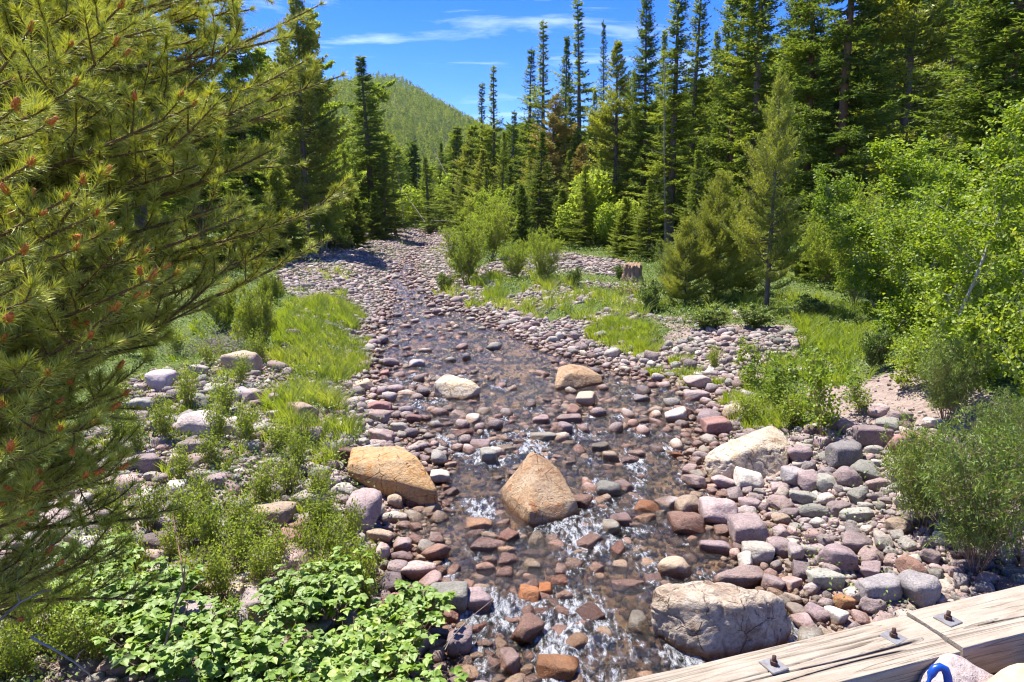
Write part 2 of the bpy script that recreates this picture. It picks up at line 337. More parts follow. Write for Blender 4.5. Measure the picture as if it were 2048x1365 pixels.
M['twig'] = bark_mat('twig_bark', (0.20, 0.12, 0.08), (0.36, 0.25, 0.17), 20)
M['pinetwig'] = bark_mat('pine_twig_bark', (0.10, 0.065, 0.035), (0.24, 0.15, 0.08), 40)
M['dead'] = bark_mat('dead_wood', (0.16, 0.13, 0.11), (0.40, 0.34, 0.29), 12)
t = T('pollen_cone'); n = t.noise(180, 3, 0.6, t.oc()); t.bsdf(t.ramp(n, [(0.35, (0.36, 0.08, 0.02)), (0.65, (0.68, 0.24, 0.06))]), 0.7, t.bump(n, 1, 0.003), 0.2); M['cone'] = t.m

M['farcon'] = leaf_mat('far_conifer_needles', [(0.0, (0.08, 0.13, 0.03)), (0.4, (0.18, 0.24, 0.045)), (0.7, (0.29, 0.34, 0.065)), (0.9, (0.38, 0.40, 0.10)), (1.0, (0.28, 0.22, 0.14))], 0.35, 0.0)
M['faraspm'] = leaf_mat('hill_aspen_leaves', [(0.0, (0.10, 0.15, 0.04)), (1.0, (0.20, 0.24, 0.07))], 0.35, 0.0)

# ------------------------------------------------------------------ ground, hill, water
COB = [(0, 1365), (0, 1100), (250, 760), (560, 700), (600, 600), (540, 560), (620, 490), (790, 456), (910, 462), (900, 520), (930, 580), (1080, 640), (1330, 690), (1480, 740), (1490, 860), (1700, 850), (1850, 850), (2048, 880), (2400, 1100), (2048, 1365), (1500, 1700), (0, 1700)]
def cobble_mask(x, y, z):
    px, py, d = proj(x, y, z); m = inpoly(px, py, COB) | (inpoly(px, py, [(900, 600), (1000, 545), (1330, 580), (1560, 650), (1600, 700), (1480, 740), (1080, 640)]) & (v2(x, y, .9) > .12)) | ((py > 1365) & (y > -3))
    ins = (x > L_(y) - 0.7) & (x < R_(y) + 0.6) & (y < 90)
    strip = inpoly(px, py, [(1120, 505), (1240, 520), (1290, 560), (1150, 545), (1000, 560), (960, 600), (900, 560), (1000, 520)])
    return m | ins | strip
def sheet(name, us, vs, fx, mat, kind):
    U, V = np.meshgrid(us, vs); x, y = fx(U, V); z = H(x, y)
    nu, nv = len(us), len(vs); i = np.arange(nv - 1)[:, None] * nu; j = np.arange(nu - 1)[None]
    f = np.stack([i + j, i + j + 1, i + j + nu + 1, i + j + nu], -1).reshape(-1, 4)
    cm = cobble_mask(x, y, z).astype(float)
    inn = np.minimum(x - L_(y), R_(y) - x); bed = sst(-0.15, 0.15, inn) * (y < 60)
    green = np.clip(1.0 - 0.75 * cm, 0, 1)
    px, py, d = proj(x, y, z)
    bare = inpoly(px + 20 * v2(x, y, 2), py + 8 * v2(x, y, 2.5), [(1330, 655), (1590, 650), (1620, 690), (1480, 765), (1340, 700)]) | inpoly(px, py, [(1600, 790), (1800, 740), (2100, 820), (2100, 960), (1700, 860)])
    green = np.where(bare, 0.15, green)
    m = mesh(name, np.stack([x, y, z], -1).reshape(-1, 3), f, mat, extra={'green': green.ravel(), 'bed': bed.ravel()})
    return tag(obj(name, m), kind=kind)
SK = 3.0
us = SK * np.sinh(np.linspace(-6.6, 6.6, 620)); vs = -5 + 3 * np.sinh(np.linspace(0, math.asinh(385 / 3), 620))
g_ = sheet('ground', us, vs, lambda u, v: (u, v), M['ground'], 'structure')
sheet('hill', np.linspace(-1400, 1600, 300), np.concatenate([np.linspace(379, 1100, 160), np.linspace(1130, 4000, 30)]), lambda u, v: (u, v), M['hill'], 'structure')

# ------------------------------------------------------------------ stones
_ico = {}
def ico(k):
    if k not in _ico:
        b = bmesh.new(); bmesh.ops.create_icosphere(b, subdivisions=k, radius=1); v = np.array([list(x.co) for x in b.verts]); f = np.array([[l.index for l in p.verts] for p in b.faces]); b.free()
        _ico[k] = (v, f)
    return _ico[k]
def stone_shape(sub, seed, pnorm=9, planes=11, rough=0.05):
    r_ = np.random.default_rng(seed); d, f = ico(sub)
    n = unit(r_.normal(size=(planes, 3))); n = np.concatenate([n, [[0, 0, 1.], [0, 0, -1.], [1, 0, 0], [-1, 0, 0], [0, 1, 0], [0, -1, 0]]]); c = np.concatenate([r_.uniform(0.78, 1.05, planes), r_.uniform(0.85, 1.0, 6)])
    s = np.clip(d @ n.T, 1e-3, None) / c; rr = (s ** pnorm).sum(1) ** (-1 / pnorm)
    rr = rr * (1 + rough * fbm(d * 1.3 + seed * 3.1, 3) + rough * 0.35 * fbm(d * 5 + seed, 2))
    v = d * rr[:, None]; ext = (v.max(0) - v.min(0)) / 2; cen = (v.max(0) + v.min(0)) / 2
    return (v - cen) / ext, f
ROUND = [stone_shape(4, s, 9 + (s % 4) * 4, 9 + s % 5, 0.07) for s in range(14)]
ANG = [stone_shape(4, 100 + s, 26, 8 + s % 4, 0.05) for s in range(8)]
def stone_mesh(key, k): return mesh('river_stone', ROUND[k][0] if key == 'r' else ANG[k][0], ROUND[0][1], M['stones'])
placed = []      # x, y, r
def put_stone(px, py, wpx, hpx, col, shape, label, tilt=0.0, name='river_stone', group=None, sink=0.30):
    g = gnd(px, py + hpx * 0.30); _, _, dep = proj(*g)
    th = math.atan2(CAMZ - g[2], g[1]); a = wpx / F * dep / 2; hh = hpx / F * dep / 2
    c = hh / math.sqrt((1.15 * math.sin(th)) ** 2 + math.cos(th) ** 2); b = 1.15 * c
    key, k = shape; v, f = (ROUND if key == 'r' else ANG)[k]
    m = mesh(name, v, f, M['s_' + col]); cen = at_t(px, py, 1) - np.array([0, 0, CAMZ]); t_ = dep
    # centre of the stone on the sight line, lifted so that it sits sunk a little in the ground
    p = np.array([0, 0, CAMZ]) + cen * dep; zg = float(H(p[0], p[1]))
    for _ in range(6):
        zt = float(H(p[0], p[1])) + c * (1 - sink * 1.2)
        t_ = (zt - CAMZ) / cen[2]; p = np.array([0, 0, CAMZ]) + cen * t_
    s = t_ / dep; o = obj(name, m, None, tuple(p), (0, tilt, random.uniform(-0.15, 0.15)), (a * s, b * s, c * s))
    tag(o, label, 'stone', group); placed.append((p[0], p[1], max(a, b) * s * 0.92))
    return o
# the big boulders: corner points given as pixel + height above the water, hull, then chipped and worn
def boulder(name, pts, base, mat, label, seed, rough=0.03, cracks=0.0, pn=34, chips=10, chipd=.95, cat='boulder', sub=6, zref=None, extra=()):
    P = []
    p0 = at_z(pts[0][0], pts[0][1], 0); y0 = p0[1] if zref is None else None
    for (a, b, z) in pts:
        yy = 6.0
        for _ in range(5): q_ = at_z(a, b, z + (0.012 * yy if zref is None else zref)); yy = q_[1]
        P.append(q_)
    P = np.array(P)
    for (dx, dy, dz) in extra: P = np.concatenate([P, [P.mean(0) + np.array([dx, dy, dz])]])
    lo = P[P[:, 2] < P[:, 2].min() + 0.12].copy(); lo[:, 2] -= base; P = np.concatenate([P, lo])
    b = bmesh.new(); vs_ = [b.verts.new(p) for p in P]; bmesh.ops.convex_hull(b, input=vs_); b.normal_update()
    c = (P.max(0) + P.min(0)) / 2
    n = np.array([list(x.normal) for x in b.faces]); r9 = np.random.default_rng(seed); d0 = np.array([np.dot(np.array(x.verts[0].co) - c, x.normal) for x in b.faces]); b.free()
    d0 = np.maximum(d0, 0.03)
    nk = unit(r9.normal(size=(chips, 3)) * [1, 1, .8] + [0, 0, .25]); hk = ((P - c) @ nk.T).max(0) * r9.uniform(chipd, 1.0, chips); n = np.concatenate([n, nk]); d0 = np.concatenate([d0, hk])
    d, f = ico(sub); sc = (P.max(0) - P.min(0)) / 2; d = unit(d * sc)
    s = np.clip(d @ n.T, 1e-4, None) / d0; rr = (s ** pn).sum(1) ** (-1 / pn)
    v = d * rr[:, None]; L = sc.mean()
    k = fbm(v / L * 1.6 + seed, 4) * rough + rough * 0.5 * np.abs(vn(v / L * 4 + seed * 2)) + 0.15 * rough * fbm(v / L * 14 + seed, 2)
    if cracks:
        e = np.abs(fbm(v / L * 1.7 + seed * 5, 3)); k -= cracks * np.exp(-(e / 0.05) ** 2)
        st = vn(v / L * 2.6 + seed * 9); k += cracks * 0.5 * np.round(st * 2.5) / 2.5
    v = v * (1 + k)[:, None]
    v[:, 2] += 0
    o = obj(name, mesh(name, v, f, mat), None, tuple(c)); tag(o, label, cat); placed.append((c[0], c[1], max(sc[0], sc[1]) * 0.85))
    return o
boulder('boulder', [(703, 893, .42), (800, 891, .50), (838, 915, .47), (880, 985, .22), (882, 1008, .08), (700, 925, .40), (692, 945, .30), (720, 958, .14), (790, 985, .12), (850, 1004, .04)], .12, M['sandA'], 'flat golden sandstone slab with orange streaked top, propped at the left edge of the stream', 3, .02)
boulder('boulder', [(1062, 902, .50), (1085, 914, .46), (1119, 940, .32), (1152, 1000, .14), (1159, 1022, .02), (1125, 1043, .0), (1068, 1056, .0), (1040, 1040, .0), (1001, 994, .02), (1003, 976, .12), (1040, 955, .30), (1058, 1025, .16)], .15, M['sandB'], 'tall pointed tan sandstone boulder standing midstream with water parting round it', 5, .02, 0, 70, 3, .985)
boulder('boulder', [(1405, 918, .24), (1428, 896, .34), (1500, 868, .40), (1547, 847, .42), (1570, 864, .36), (1584, 895, .26), (1574, 930, .12), (1547, 974, -.02), (1500, 980, -.03), (1448, 976, -.02), (1423, 962, .03), (1500, 900, .40), (1455, 920, .30), (1478, 945, .17)], .15, M['sandC'], 'broad cream sandstone boulder at the right edge of the stream below a leafy sapling', 8, .03, .03, 60, 8, .95)
boulder('boulder', [(1283, 1222, .18), (1297, 1195, .26), (1328, 1174, .36), (1420, 1157, .42), (1512, 1167, .38), (1574, 1193, .28), (1594, 1215, .20), (1596, 1240, .12), (1563, 1292, .0), (1480, 1322, -.03), (1400, 1326, -.03), (1343, 1296, .0), (1308, 1262, .06), (1400, 1205, .36), (1330, 1222, .25), (1480, 1215, .34), (1450, 1250, .22), (1370, 1268, .12)], .15, M['sandD'], 'largest rough cracked grey-cream boulder in the water just above the timber curb', 12, .07, .05, 60, 30, .86)
boulder('boulder', [(868, 765, .26), (880, 752, .28), (905, 749, .28), (945, 762, .24), (963, 775, .16), (962, 790, .03), (930, 799, .0), (885, 799, .0), (866, 790, .04), (900, 768, .23), (935, 775, .17)], .15, M['sandE'], 'small pale yellow blocky boulder standing alone in the stream upstream of the others', 15, .03)
boulder('boulder', [(1116, 735, .28), (1140, 728, .28), (1175, 734, .24), (1205, 752, .12), (1205, 765, .03), (1160, 778, .0), (1130, 781, .0), (1111, 778, .04), (1110, 760, .14), (1135, 747, .27)], .15, M['sandB'], 'grey-tan faceted boulder in shallow water beside the gravel bar, right of the yellow one', 19, .035)

S_ = put_stone
for a in [
 (728, 1028, 66, 82, 'mauve', ('r', 0), 'large upright pale mauve stone on the left shore below the golden slab'),
 (758, 1073, 60, 30, 'tan', ('r', 1), 'smooth brownish oblong stone lying right of the mauve upright stone'),
 (788, 1035, 56, 22, 'cream', ('r', 2), 'long cream pebble-like stone under the golden slab'),
 (955, 1054, 62, 32, 'tan', ('r', 3), 'pinkish tan oblong stone alone in the pool left of the pointed boulder'),
 (976, 1099, 70, 38, 'purple', ('a', 0), 'lumpy dark purple rock in the shallow pool, below the pinkish oblong stone'),
 (1018, 1127, 42, 36, 'purple', ('r', 4), 'round purple-grey stone midstream beside a green-grey slab'),
 (1073, 1090, 34, 42, 'green', ('a', 1), 'green-grey angular stone leaning on the midstream pile'),
 (1111, 1097, 34, 28, 'mauve', ('r', 5), 'smooth grey-mauve egg-shaped stone in the middle of the current'),
 (1063, 1137, 40, 36, 'green', ('r', 6), 'flat green-grey stone in the shallows right of the round purple one'),
 (1057, 1110, 46, 18, 'purple', ('r', 7), 'thin dark flat stone between the two green-grey stones midstream'),
 (1058, 1196, 44, 42, 'orange', ('a', 2), 'orange-stained wet block standing in the lower rapids'),
 (1092, 1185, 32, 32, 'orange', ('a', 3), 'small orange-brown wet stone touching the orange-stained block'),
 (1120, 1168, 44, 32, 'brown', ('r', 8), 'dark brown wet rounded rock upstream of the orange-stained block'),
 (1088, 1230, 40, 26, 'brown', ('r', 9), 'brown submerged-looking stone in the lower rapids'),
 (1115, 1342, 84, 56, 'orange', ('a', 4), 'big wet orange-brown rock cut by the bottom edge of the picture'),
 (1020, 1330, 44, 50, 'mauve', ('r', 10), 'dark rounded rock at the bottom edge, left of the wet orange-brown one'),
 (892, 1197, 90, 66, 'green', ('a', 5), 'big green-grey wedge-shaped stone on the left shore beside a leaning purple slab'),
 (957, 1208, 60, 56, 'purple', ('a', 6), 'leaning purple-brown slab half in the water by the green-grey wedge'),
 (920, 1290, 50, 58, 'purple', ('a', 7), 'dark purple pointed stone on the left shore near the dead twig'),
 (900, 1235, 38, 30, 'red', ('r', 11), 'round reddish stone on the left shore below the green-grey wedge'),
 (866, 1245, 36, 28, 'pink', ('r', 12), 'pinkish round stone left of the round reddish one'),
 (878, 1270, 54, 26, 'purple', ('r', 13), 'long dull purple stone under the pinkish and reddish pair'),
 (838, 1143, 70, 34, 'pink', ('a', 0), 'brick pink bar-shaped stone at the left waterline'),
 (795, 1142, 42, 34, 'mauve', ('r', 0), 'blocky mauve stone left of the brick pink bar-shaped one'),
 (803, 1115, 50, 22, 'purple', ('r', 2), 'flat purple stone above the brick pink bar-shaped one'),
 (805, 1092, 38, 30, 'mauve', ('r', 3), 'rounded mauve stone above the flat purple one on the left shore'),
 (765, 1108, 26, 38, 'pink', ('r', 4), 'upright pinkish stone in the left shore pile'),
 (720, 1105, 44, 34, 'mauve', ('r', 5), 'dull mauve stone at the edge of the left bank plants'),
 (842, 1118, 26, 16, 'cream', ('r', 6), 'small white stone at the left waterline'),
 (872, 1075, 26, 20, 'brown', ('r', 7), 'small brown stone standing in the pool edge below the golden slab'),
 (790, 1002, 32, 26, 'tan', ('r', 8), 'tan round stone tucked under the golden slab'),
 (832, 1004, 42, 22, 'brown', ('r', 9), 'dark stone in the shadow of the golden slab'),
 (686, 982, 46, 26, 'cream', ('a', 1), 'white-speckled oblong stone at the left foot of the golden slab'),
 (688, 1003, 38, 22, 'mauve', ('r', 10), 'mauve stone just under the white-speckled one'),
 (638, 950, 42, 34, 'cream', ('a', 2), 'cream cracked stone in the grass left of the golden slab'),
 (762, 875, 52, 34, 'pink', ('r', 11), 'large rounded pink stone upstream of the golden slab'),
 (800, 858, 40, 28, 'cream', ('r', 12), 'cream leaning stone right of the large rounded pink one'),
 (760, 815, 48, 26, 'red', ('r', 13), 'red-brown oval stone on the left shore'),
 (759, 835, 46, 26, 'pink', ('r', 0), 'reddish pink stone directly below the red-brown oval'),
 (826, 840, 36, 24, 'red', ('r', 1), 'brick red stone at the waterline opposite the yellow boulder'),
 (814, 790, 40, 20, 'cream', ('r', 2), 'flat pale wet-footed stone left of the yellow boulder'),
 (833, 733, 34, 28, 'grey', ('r', 3), 'dark grey egg-shaped stone in the upstream cluster'),
 (771, 752, 22, 22, 'red', ('a', 3), 'small rust red cube-like stone in the upstream cluster'),
 (828, 750, 28, 18, 'tan', ('r', 4), 'tan flat stone beneath the dark grey egg-shaped one'),
 (945, 844, 30, 30, 'cream', ('r', 5), 'pale grey-green egg-shaped stone at the head of the midstream bar'),
 (1088, 878, 56, 26, 'green', ('a', 4), 'long green-grey stone on the midstream bar'),
 (1128, 862, 32, 36, 'purple', ('r', 6), 'upright purple oval stone on the midstream bar'),
 (1136, 842, 52, 28, 'pink', ('a', 5), 'pink-topped flat stone capping the midstream bar'),
 (1080, 845, 36, 26, 'mauve', ('r', 7), 'leaning mauve stone in the midstream bar'),
 (1102, 836, 22, 20, 'grey', ('r', 8), 'small grey pointed stone in the midstream bar'),
 (978, 918, 34, 44, 'green', ('a', 6), 'upright green-grey stone left of the pointed boulder'),
 (960, 895, 42, 30, 'purple', ('r', 9), 'dark purple stone touching the upright green-grey one'),
 (1013, 902, 42, 20, 'green', ('r', 10), 'flat grey-green stone between the midstream bar and the pointed boulder'),
 (1014, 920, 32, 18, 'mauve', ('r', 11), 'mauve flat stone just upstream of the pointed boulder'),
 (1200, 900, 34, 28, 'green', ('a', 7), 'dark wet green-grey stone in the middle rapids'),
 (1222, 918, 36, 34, 'tan', ('r', 12), 'brown rounded stone with a wet base in the middle rapids'),
 (1262, 925, 44, 26, 'purple', ('r', 13), 'dark purple wet stone right of the brown rounded one'),
 (1215, 987, 50, 44, 'green', ('a', 0), 'dark green-grey squat block standing in white water'),
 (1292, 1022, 54, 34, 'orange', ('a', 1), 'wet orange-brown angular rock in the right rapids'),
 (1240, 1038, 34, 20, 'brown', ('r', 0), 'low wet brown stone left of the orange-brown angular rock'),
 (1372, 1055, 66, 54, 'brown', ('a', 2), 'dark wet red-brown boulder at the right waterline'),
 (1352, 912, 28, 16, 'orange', ('r', 1), 'small orange wet stone left of the cream boulder'),
 (1435, 855, 60, 38, 'red', ('a', 3), 'dull red blocky stone upstream of the cream boulder'),
 (1468, 826, 42, 34, 'tan', ('r', 2), 'warm tan rounded stone behind the dull red blocky one'),
 (1395, 765, 54, 28, 'pink', ('r', 3), 'pinkish flat stone at the far right waterline'),
 (1393, 796, 50, 30, 'mauve', ('a', 4), 'mauve wedge stone below the pinkish flat one'),
 (1283, 803, 36, 26, 'grey', ('r', 4), 'round speckled grey stone at the right edge of the amber pool'),
 (1594, 744, 40, 20, 'cream', ('a', 5), 'white flat rock lying in the right bank plants'),
 (1755, 822, 34, 28, 'mauve', ('r', 5), 'solitary rounded mauve stone on the gravel slope'),
 (1796, 836, 46, 28, 'purple', ('r', 6), 'dark purple stone right of the solitary mauve one on the gravel slope'),
 (1748, 872, 76, 40, 'purple', ('a', 6), 'wide dark mauve rock on the right bank behind the cobbles'),
 (1812, 888, 80, 44, 'red', ('r', 7), 'long dark reddish rock right of the wide mauve rock'),
 (1690, 912, 64, 56, 'grey', ('a', 7), 'big blocky grey stone right of the cream boulder'),
 (1695, 958, 46, 46, 'mauve', ('r', 8), 'nearly round pinkish mauve stone below the big blocky grey one'),
 (1616, 962, 38, 40, 'mauve', ('r', 9), 'round mauve stone just right of the cream boulder'),
 (1588, 955, 44, 38, 'grey', ('r', 10), 'grey stone wedged against the right side of the cream boulder'),
 (1597, 912, 50, 38, 'purple', ('a', 0), 'dark mauve stone behind the cream boulder'),
 (1651, 968, 42, 34, 'green', ('a', 1), 'angular green-grey stone between the two round mauve stones'),
 (1606, 995, 54, 26, 'green', ('r', 11), 'smooth olive grey stone below the two round mauve stones'),
 (1436, 1030, 70, 60, 'mauve', ('a', 2), 'dull mauve angular rock at the right waterline above the flat-topped one'),
 (1498, 1066, 74, 64, 'mauve', ('a', 3), 'large flat-faced pinkish mauve stone in the right shore pile'),
 (1435, 1098, 74, 36, 'purple', ('r', 12), 'wide dark wet stone at the right waterline'),
 (1516, 1108, 62, 46, 'cream', ('a', 4), 'pale yellowish blocky stone right of the wide dark wet one'),
 (1560, 1068, 34, 32, 'mauve', ('r', 13), 'smooth mauve stone right of the large flat-faced one'),
 (1558, 1098, 44, 38, 'mauve', ('r', 0), 'pinkish oval stone below the smooth mauve one'),
 (1673, 1116, 66, 56, 'purple', ('r', 1), 'big square-edged dark mauve stone in the right shore pile'),
 (1628, 1022, 68, 26, 'green', ('r', 2), 'long light green-grey stone in the right shore pile'),
 (1710, 1030, 62, 30, 'green', ('a', 5), 'long two-toned grey stone reaching under the willow'),
 (1562, 1040, 36, 24, 'tan', ('r', 3), 'small orange-tan stone in the right shore pile'),
 (1592, 1107, 32, 38, 'pale', ('r', 4), 'pale angular stone in the right shore pile, left of the square-edged one'),
 (1654, 1160, 74, 38, 'green', ('a', 6), 'grey-green boat-shaped rock below the square-edged one'),
 (1760, 1180, 90, 50, 'grey', ('a', 7), 'large grey veined rock close above the timber curb'),
 (1840, 1182, 66, 66, 'grey', ('a', 0), 'upright dark grey rock against the foot of the willow'),
 (1742, 1212, 46, 32, 'mauve', ('r', 5), 'rounded dark mauve cobble just above the timber curb'),
 (1686, 1205, 40, 30, 'orange', ('r', 6), 'red-orange rounded stone above the timber curb'),
 (1476, 1160, 104, 44, 'pink', ('r', 7), 'long rose-brown smooth rock behind the largest cracked boulder'),
 (1330, 1175, 44, 26, 'grey', ('r', 8), 'olive-grey stone at the back left of the largest cracked boulder'),
 (1306, 1165, 36, 32, 'purple', ('r', 9), 'dark purple stone left of the olive-grey one'),
 (1258, 1174, 70, 24, 'purple', ('r', 10), 'long low purple stone in the rapids'),
 (1318, 1145, 26, 16, 'pink', ('r', 11), 'small pink stone on top of the pile in the right rapids'),
 (1275, 1258, 46, 54, 'green', ('a', 1), 'upright grey stone against the left side of the largest cracked boulder'),
 (1284, 1298, 42, 32, 'orange', ('r', 12), 'orange wet stone under the upright grey one'),
 (1343, 1322, 32, 30, 'orange', ('a', 2), 'small orange pointed stone in shade at the foot of the largest cracked boulder'),
 # left bank
 (322, 764, 56, 44, 'pale', ('r', 0), 'pale pink egg-shaped boulder among plants below the pine branches'),
 (396, 742, 42, 26, 'pale', ('r', 1), 'small pale pink boulder right of the egg-shaped one', ),
 (486, 730, 66, 52, 'tan', ('a', 0), 'bright cream-pink block beside the dead brush'),
 (404, 850, 92, 56, 'pale', ('r', 2), 'wide pale pink boulder in the middle of the left bank'),
 (468, 855, 46, 36, 'pale', ('a', 1), 'small cream-pink rock right of the wide pale pink boulder'),
 (312, 797, 54, 22, 'mauve', ('r', 3), 'long flat mauve-grey stone under the egg-shaped boulder'),
 (280, 812, 46, 30, 'green', ('r', 4), 'pale greenish boulder near the pine'),
 (278, 838, 38, 30, 'mauve', ('a', 2), 'mauve rock below the pale greenish boulder'),
 (325, 850, 36, 30, 'grey', ('a', 3), 'grey pointed rock left of the wide pale pink boulder'),
 (430, 778, 46, 22, 'cream', ('r', 5), 'flat cream-green stone above the wide pale pink boulder'),
 (503, 798, 30, 40, 'mauve', ('a', 4), 'mauve upright rock in the left bank grass'),
 (548, 800, 28, 28, 'mauve', ('r', 6), 'round mauve stone right of the mauve upright rock'),
 (548, 830, 26, 18, 'pale', ('r', 7), 'small whitish stone in the left bank grass'),
 (388, 894, 60, 32, 'mauve', ('a', 5), 'light mauve split stone below the wide pale pink boulder'),
 (296, 928, 66, 38, 'mauve', ('a', 6), 'mauve and white banded boulder by the lower pine branches'),
 (248, 975, 68, 48, 'pink', ('r', 8), 'mottled pink boulder behind the pine needles'),
 (354, 975, 36, 28, 'cream', ('r', 9), 'white-green rounded stone among the low plants'),
 (545, 1035, 86, 52, 'tan', ('a', 7), 'tan pinkish peaked boulder at the left bank centre'),
 (590, 1056, 74, 30, 'brown', ('r', 10), 'brown flat rock right of the tan peaked boulder'),
 (620, 1005, 66, 44, 'pale', ('a', 0), 'pale pink slab right of and above the tan peaked boulder'),
 (345, 1150, 74, 40, 'cream', ('r', 11), 'smooth cream oblong boulder in front of the pine'),
 (312, 1118, 50, 40, 'pink', ('r', 12), 'pink rounded boulder touching the cream oblong one'),
 (215, 1150, 60, 32, 'grey', ('r', 13), 'grey-white stone under the pine at the left'),
 (90, 1145, 96, 52, 'pale', ('r', 0), 'pale pink boulder seen through the pine at the far left'),
 (330, 1195, 76, 38, 'cream', ('a', 1), 'bright white rock behind the fallen needle litter'),
 (410, 1255, 190, 80, 'pale', ('a', 2), 'long pale pink ledge boulder above the big-leaved plants'),
 (510, 1215, 80, 62, 'pale', ('r', 3), 'white-pink rounded end rock right of the long ledge boulder'),
 (250, 1285, 60, 40, 'grey', ('r', 4), 'grey stone in leaves at the lower left'),
 (325, 1320, 60, 48, 'pink', ('r', 5), 'pinkish stone between leafy plants at the bottom left'),
]: S_(*a)
del a

# fill stones: size classes, dart throwing on the ground
def fill():
    res = []; cell = {}; CS = 0.35
    def ok(x, y, r):
        i, j = int(x // CS), int(y // CS)
        k = 1 + int((r + 0.25) // CS)
        for a in range(i - k, i + k + 1):
            for b in range(j - k, j + k + 1):
                for (u, v, s) in cell.get((a, b), ()):
                    if (u - x) ** 2 + (v - y) ** 2 < (0.80 * (r + s)) ** 2: return False
        return True
    def add(x, y, r): cell.setdefault((int(x // CS), int(y // CS)), []).append((x, y, r))
    for (x, y, r) in placed:
        if r < 0.3: add(x, y, r)
        else:
            for a in range(14):
                for q_ in (0.35, 0.8): add(x + r * q_ * math.cos(a), y + r * q_ * math.sin(a), r * 0.25)
            add(x, y, 0.2)
    for (rmin, rmax, n, y0, y1, band) in [(0.12, 0.17, 800, 3.0, 90, 1), (0.08, 0.12, 9000, 3.0, 100, 1), (0.055, 0.08, 30000, 3.0, 70, 1), (0.035, 0.055, 46000, 3.0, 26, 1), (0.02, 0.035, 52000, 3.0, 11, 1)]:
        u = rng.random(n); y = y0 + (y1 - y0) * u ** (1.5 if y1 > 30 else 1.1)
        cxx = (L_(y) + R_(y)) / 2
        x = cxx + rng.uniform(-7.5, 7.5 + 6 * sst(20, 30, y), n); z = H(x, y); px, py, d = proj(x, y, z)
        inn = np.minimum(x - L_(y), R_(y) - x); m = cobble_mask(x, y, z)
        ns = 0.5 + 0.5 * v2(x, y, 0.9); dens = np.where(inn > 0.25, np.clip(0.50 + 1.0 * (ns - 0.45) * 2 + 0.15 * (y > 9), 0.16, 1.0), 1.0)
        dens = np.where((inn > 0.25) & inpoly(px, py, [(740, 660), (1000, 660), (1100, 720), (1090, 850), (880, 850), (960, 740), (740, 730)]), dens * 0.45, dens)
        dens = np.where((inn > 0.2) & (y < 8.4), dens * (0.7 if rmin > 0.06 else 1.0), dens)
        dens = np.where(inpoly(px, py, [(900, 820), (1170, 830), (1180, 880), (1000, 930), (930, 930)]), 1.0, dens)
        dens = np.where((inn > 0) & (y > 20), 0.9, dens)
        lf = (L_(y) - x > 1.2) & (y < 16); dens = np.where(lf, 0.45, dens)
        m = m & (rng.random(n) < dens) & (px > -250) & (px < 2300)
        for k in np.nonzero(m)[0]:
            r = rng.uniform(rmin, rmax)
            if ok(x[k], y[k], r): add(x[k], y[k], r); res.append((x[k], y[k], r, float(z[k]) + (0.42 * r if inn[k] > 0.05 and rng.random() < .75 else 0), float(px[k]), float(py[k]), float(d[k])))
    return res
FS = fill()
def hidden(s):   # behind the near pine or the timber
    px, py = s[4], s[5]
    return not (0 < px < 2048 and 440 < py < 1365) or (px < 230) or (py > 1365 - (px - 1225) * 0.235 and px > 1225)
vis = sorted([s for s in FS if not hidden(s)], key=lambda s: -s[2] / s[6])
NI = 296 - len(placed); IND = vis[:NI]; keep = set(id(s) for s in IND); REST = [s for s in FS if id(s) not in keep]
CN = {'mauve': 'mauve', 'purple': 'dull purple', 'pink': 'pinkish', 'red': 'brick red', 'tan': 'tan', 'cream': 'cream', 'green': 'green-grey', 'grey': 'grey', 'brown': 'brown'}
def where(px, py, inn):
    if inn > 0.1:
        return ('in the near rapids' if py > 1080 else 'in the middle rapids' if py > 880 else 'in the water near the yellow boulder' if py > 730 else 'in the calmer upstream water' if py > 560 else 'in the distant stream bed')
    side = 'left' if px < (900 if py > 640 else 840) else 'right'
    return (f'on the {side} shore at the bottom' if py > 1180 else f'on the {side} shore beside the big boulders' if py > 880 else f'{side} of the yellow boulder' if py > 700 else f'on the {side} bank upstream' if py > 560 else f'in the far cobble bank')
pm = {}; LBL = {}
for s in IND:
    x, y, r, z, px, py, d = s
    inn = float(min(x - L_(y), R_(y) - x))
    col = random.choices(list(CN), [5, 4, 4, 1.5, 3, 3, 3, 3, 1 + 4 * (inn > 0)])[0]; key = random.choice('rraa'); k = random.randrange(14 if key == 'r' else 8)
    kk = (key, k, col)
    if kk not in pm: pm[kk] = mesh('river_stone', *(ROUND if key == 'r' else ANG)[k], M['s_' + col])
    fl = random.uniform(0.5, 0.8); el = random.uniform(0.7, 1.0)
    o = obj('river_stone', pm[kk], None, (x, y, z + r * fl * 0.55), (random.uniform(-.25, .25), random.uniform(-.25, .25), random.uniform(0, 6.28)), (r * 1.12, r * el, r * fl))
    shp = ('flat ' if fl < 0.6 else 'plump ' if fl > 0.72 else '') + ('angular' if key == 'a' else 'rounded')
    wl = where(px, py, inn); LBL.setdefault(f'{CN[col]} {shp} cobble {wl}', []).append((px, o))
NUM = ['', 'one', 'two', 'three', 'four', 'five', 'six', 'seven', 'eight', 'nine', 'ten']; ORD = ['', 'second', 'third', 'fourth', 'fifth', 'sixth', 'seventh', 'eighth', 'ninth']
for lb, L9 in LBL.items():
    L9.sort(key=lambda q: q[0]); n9 = len(L9)
    for i9, (p9, o9) in enumerate(L9):
        pre = '' if n9 == 1 else 'leftmost ' if i9 == 0 else 'rightmost ' if i9 == n9 - 1 else ORD[i9] + '-from-left '
        tag(o9, pre + lb, 'stone', 'cobbles of the stream and its shores')
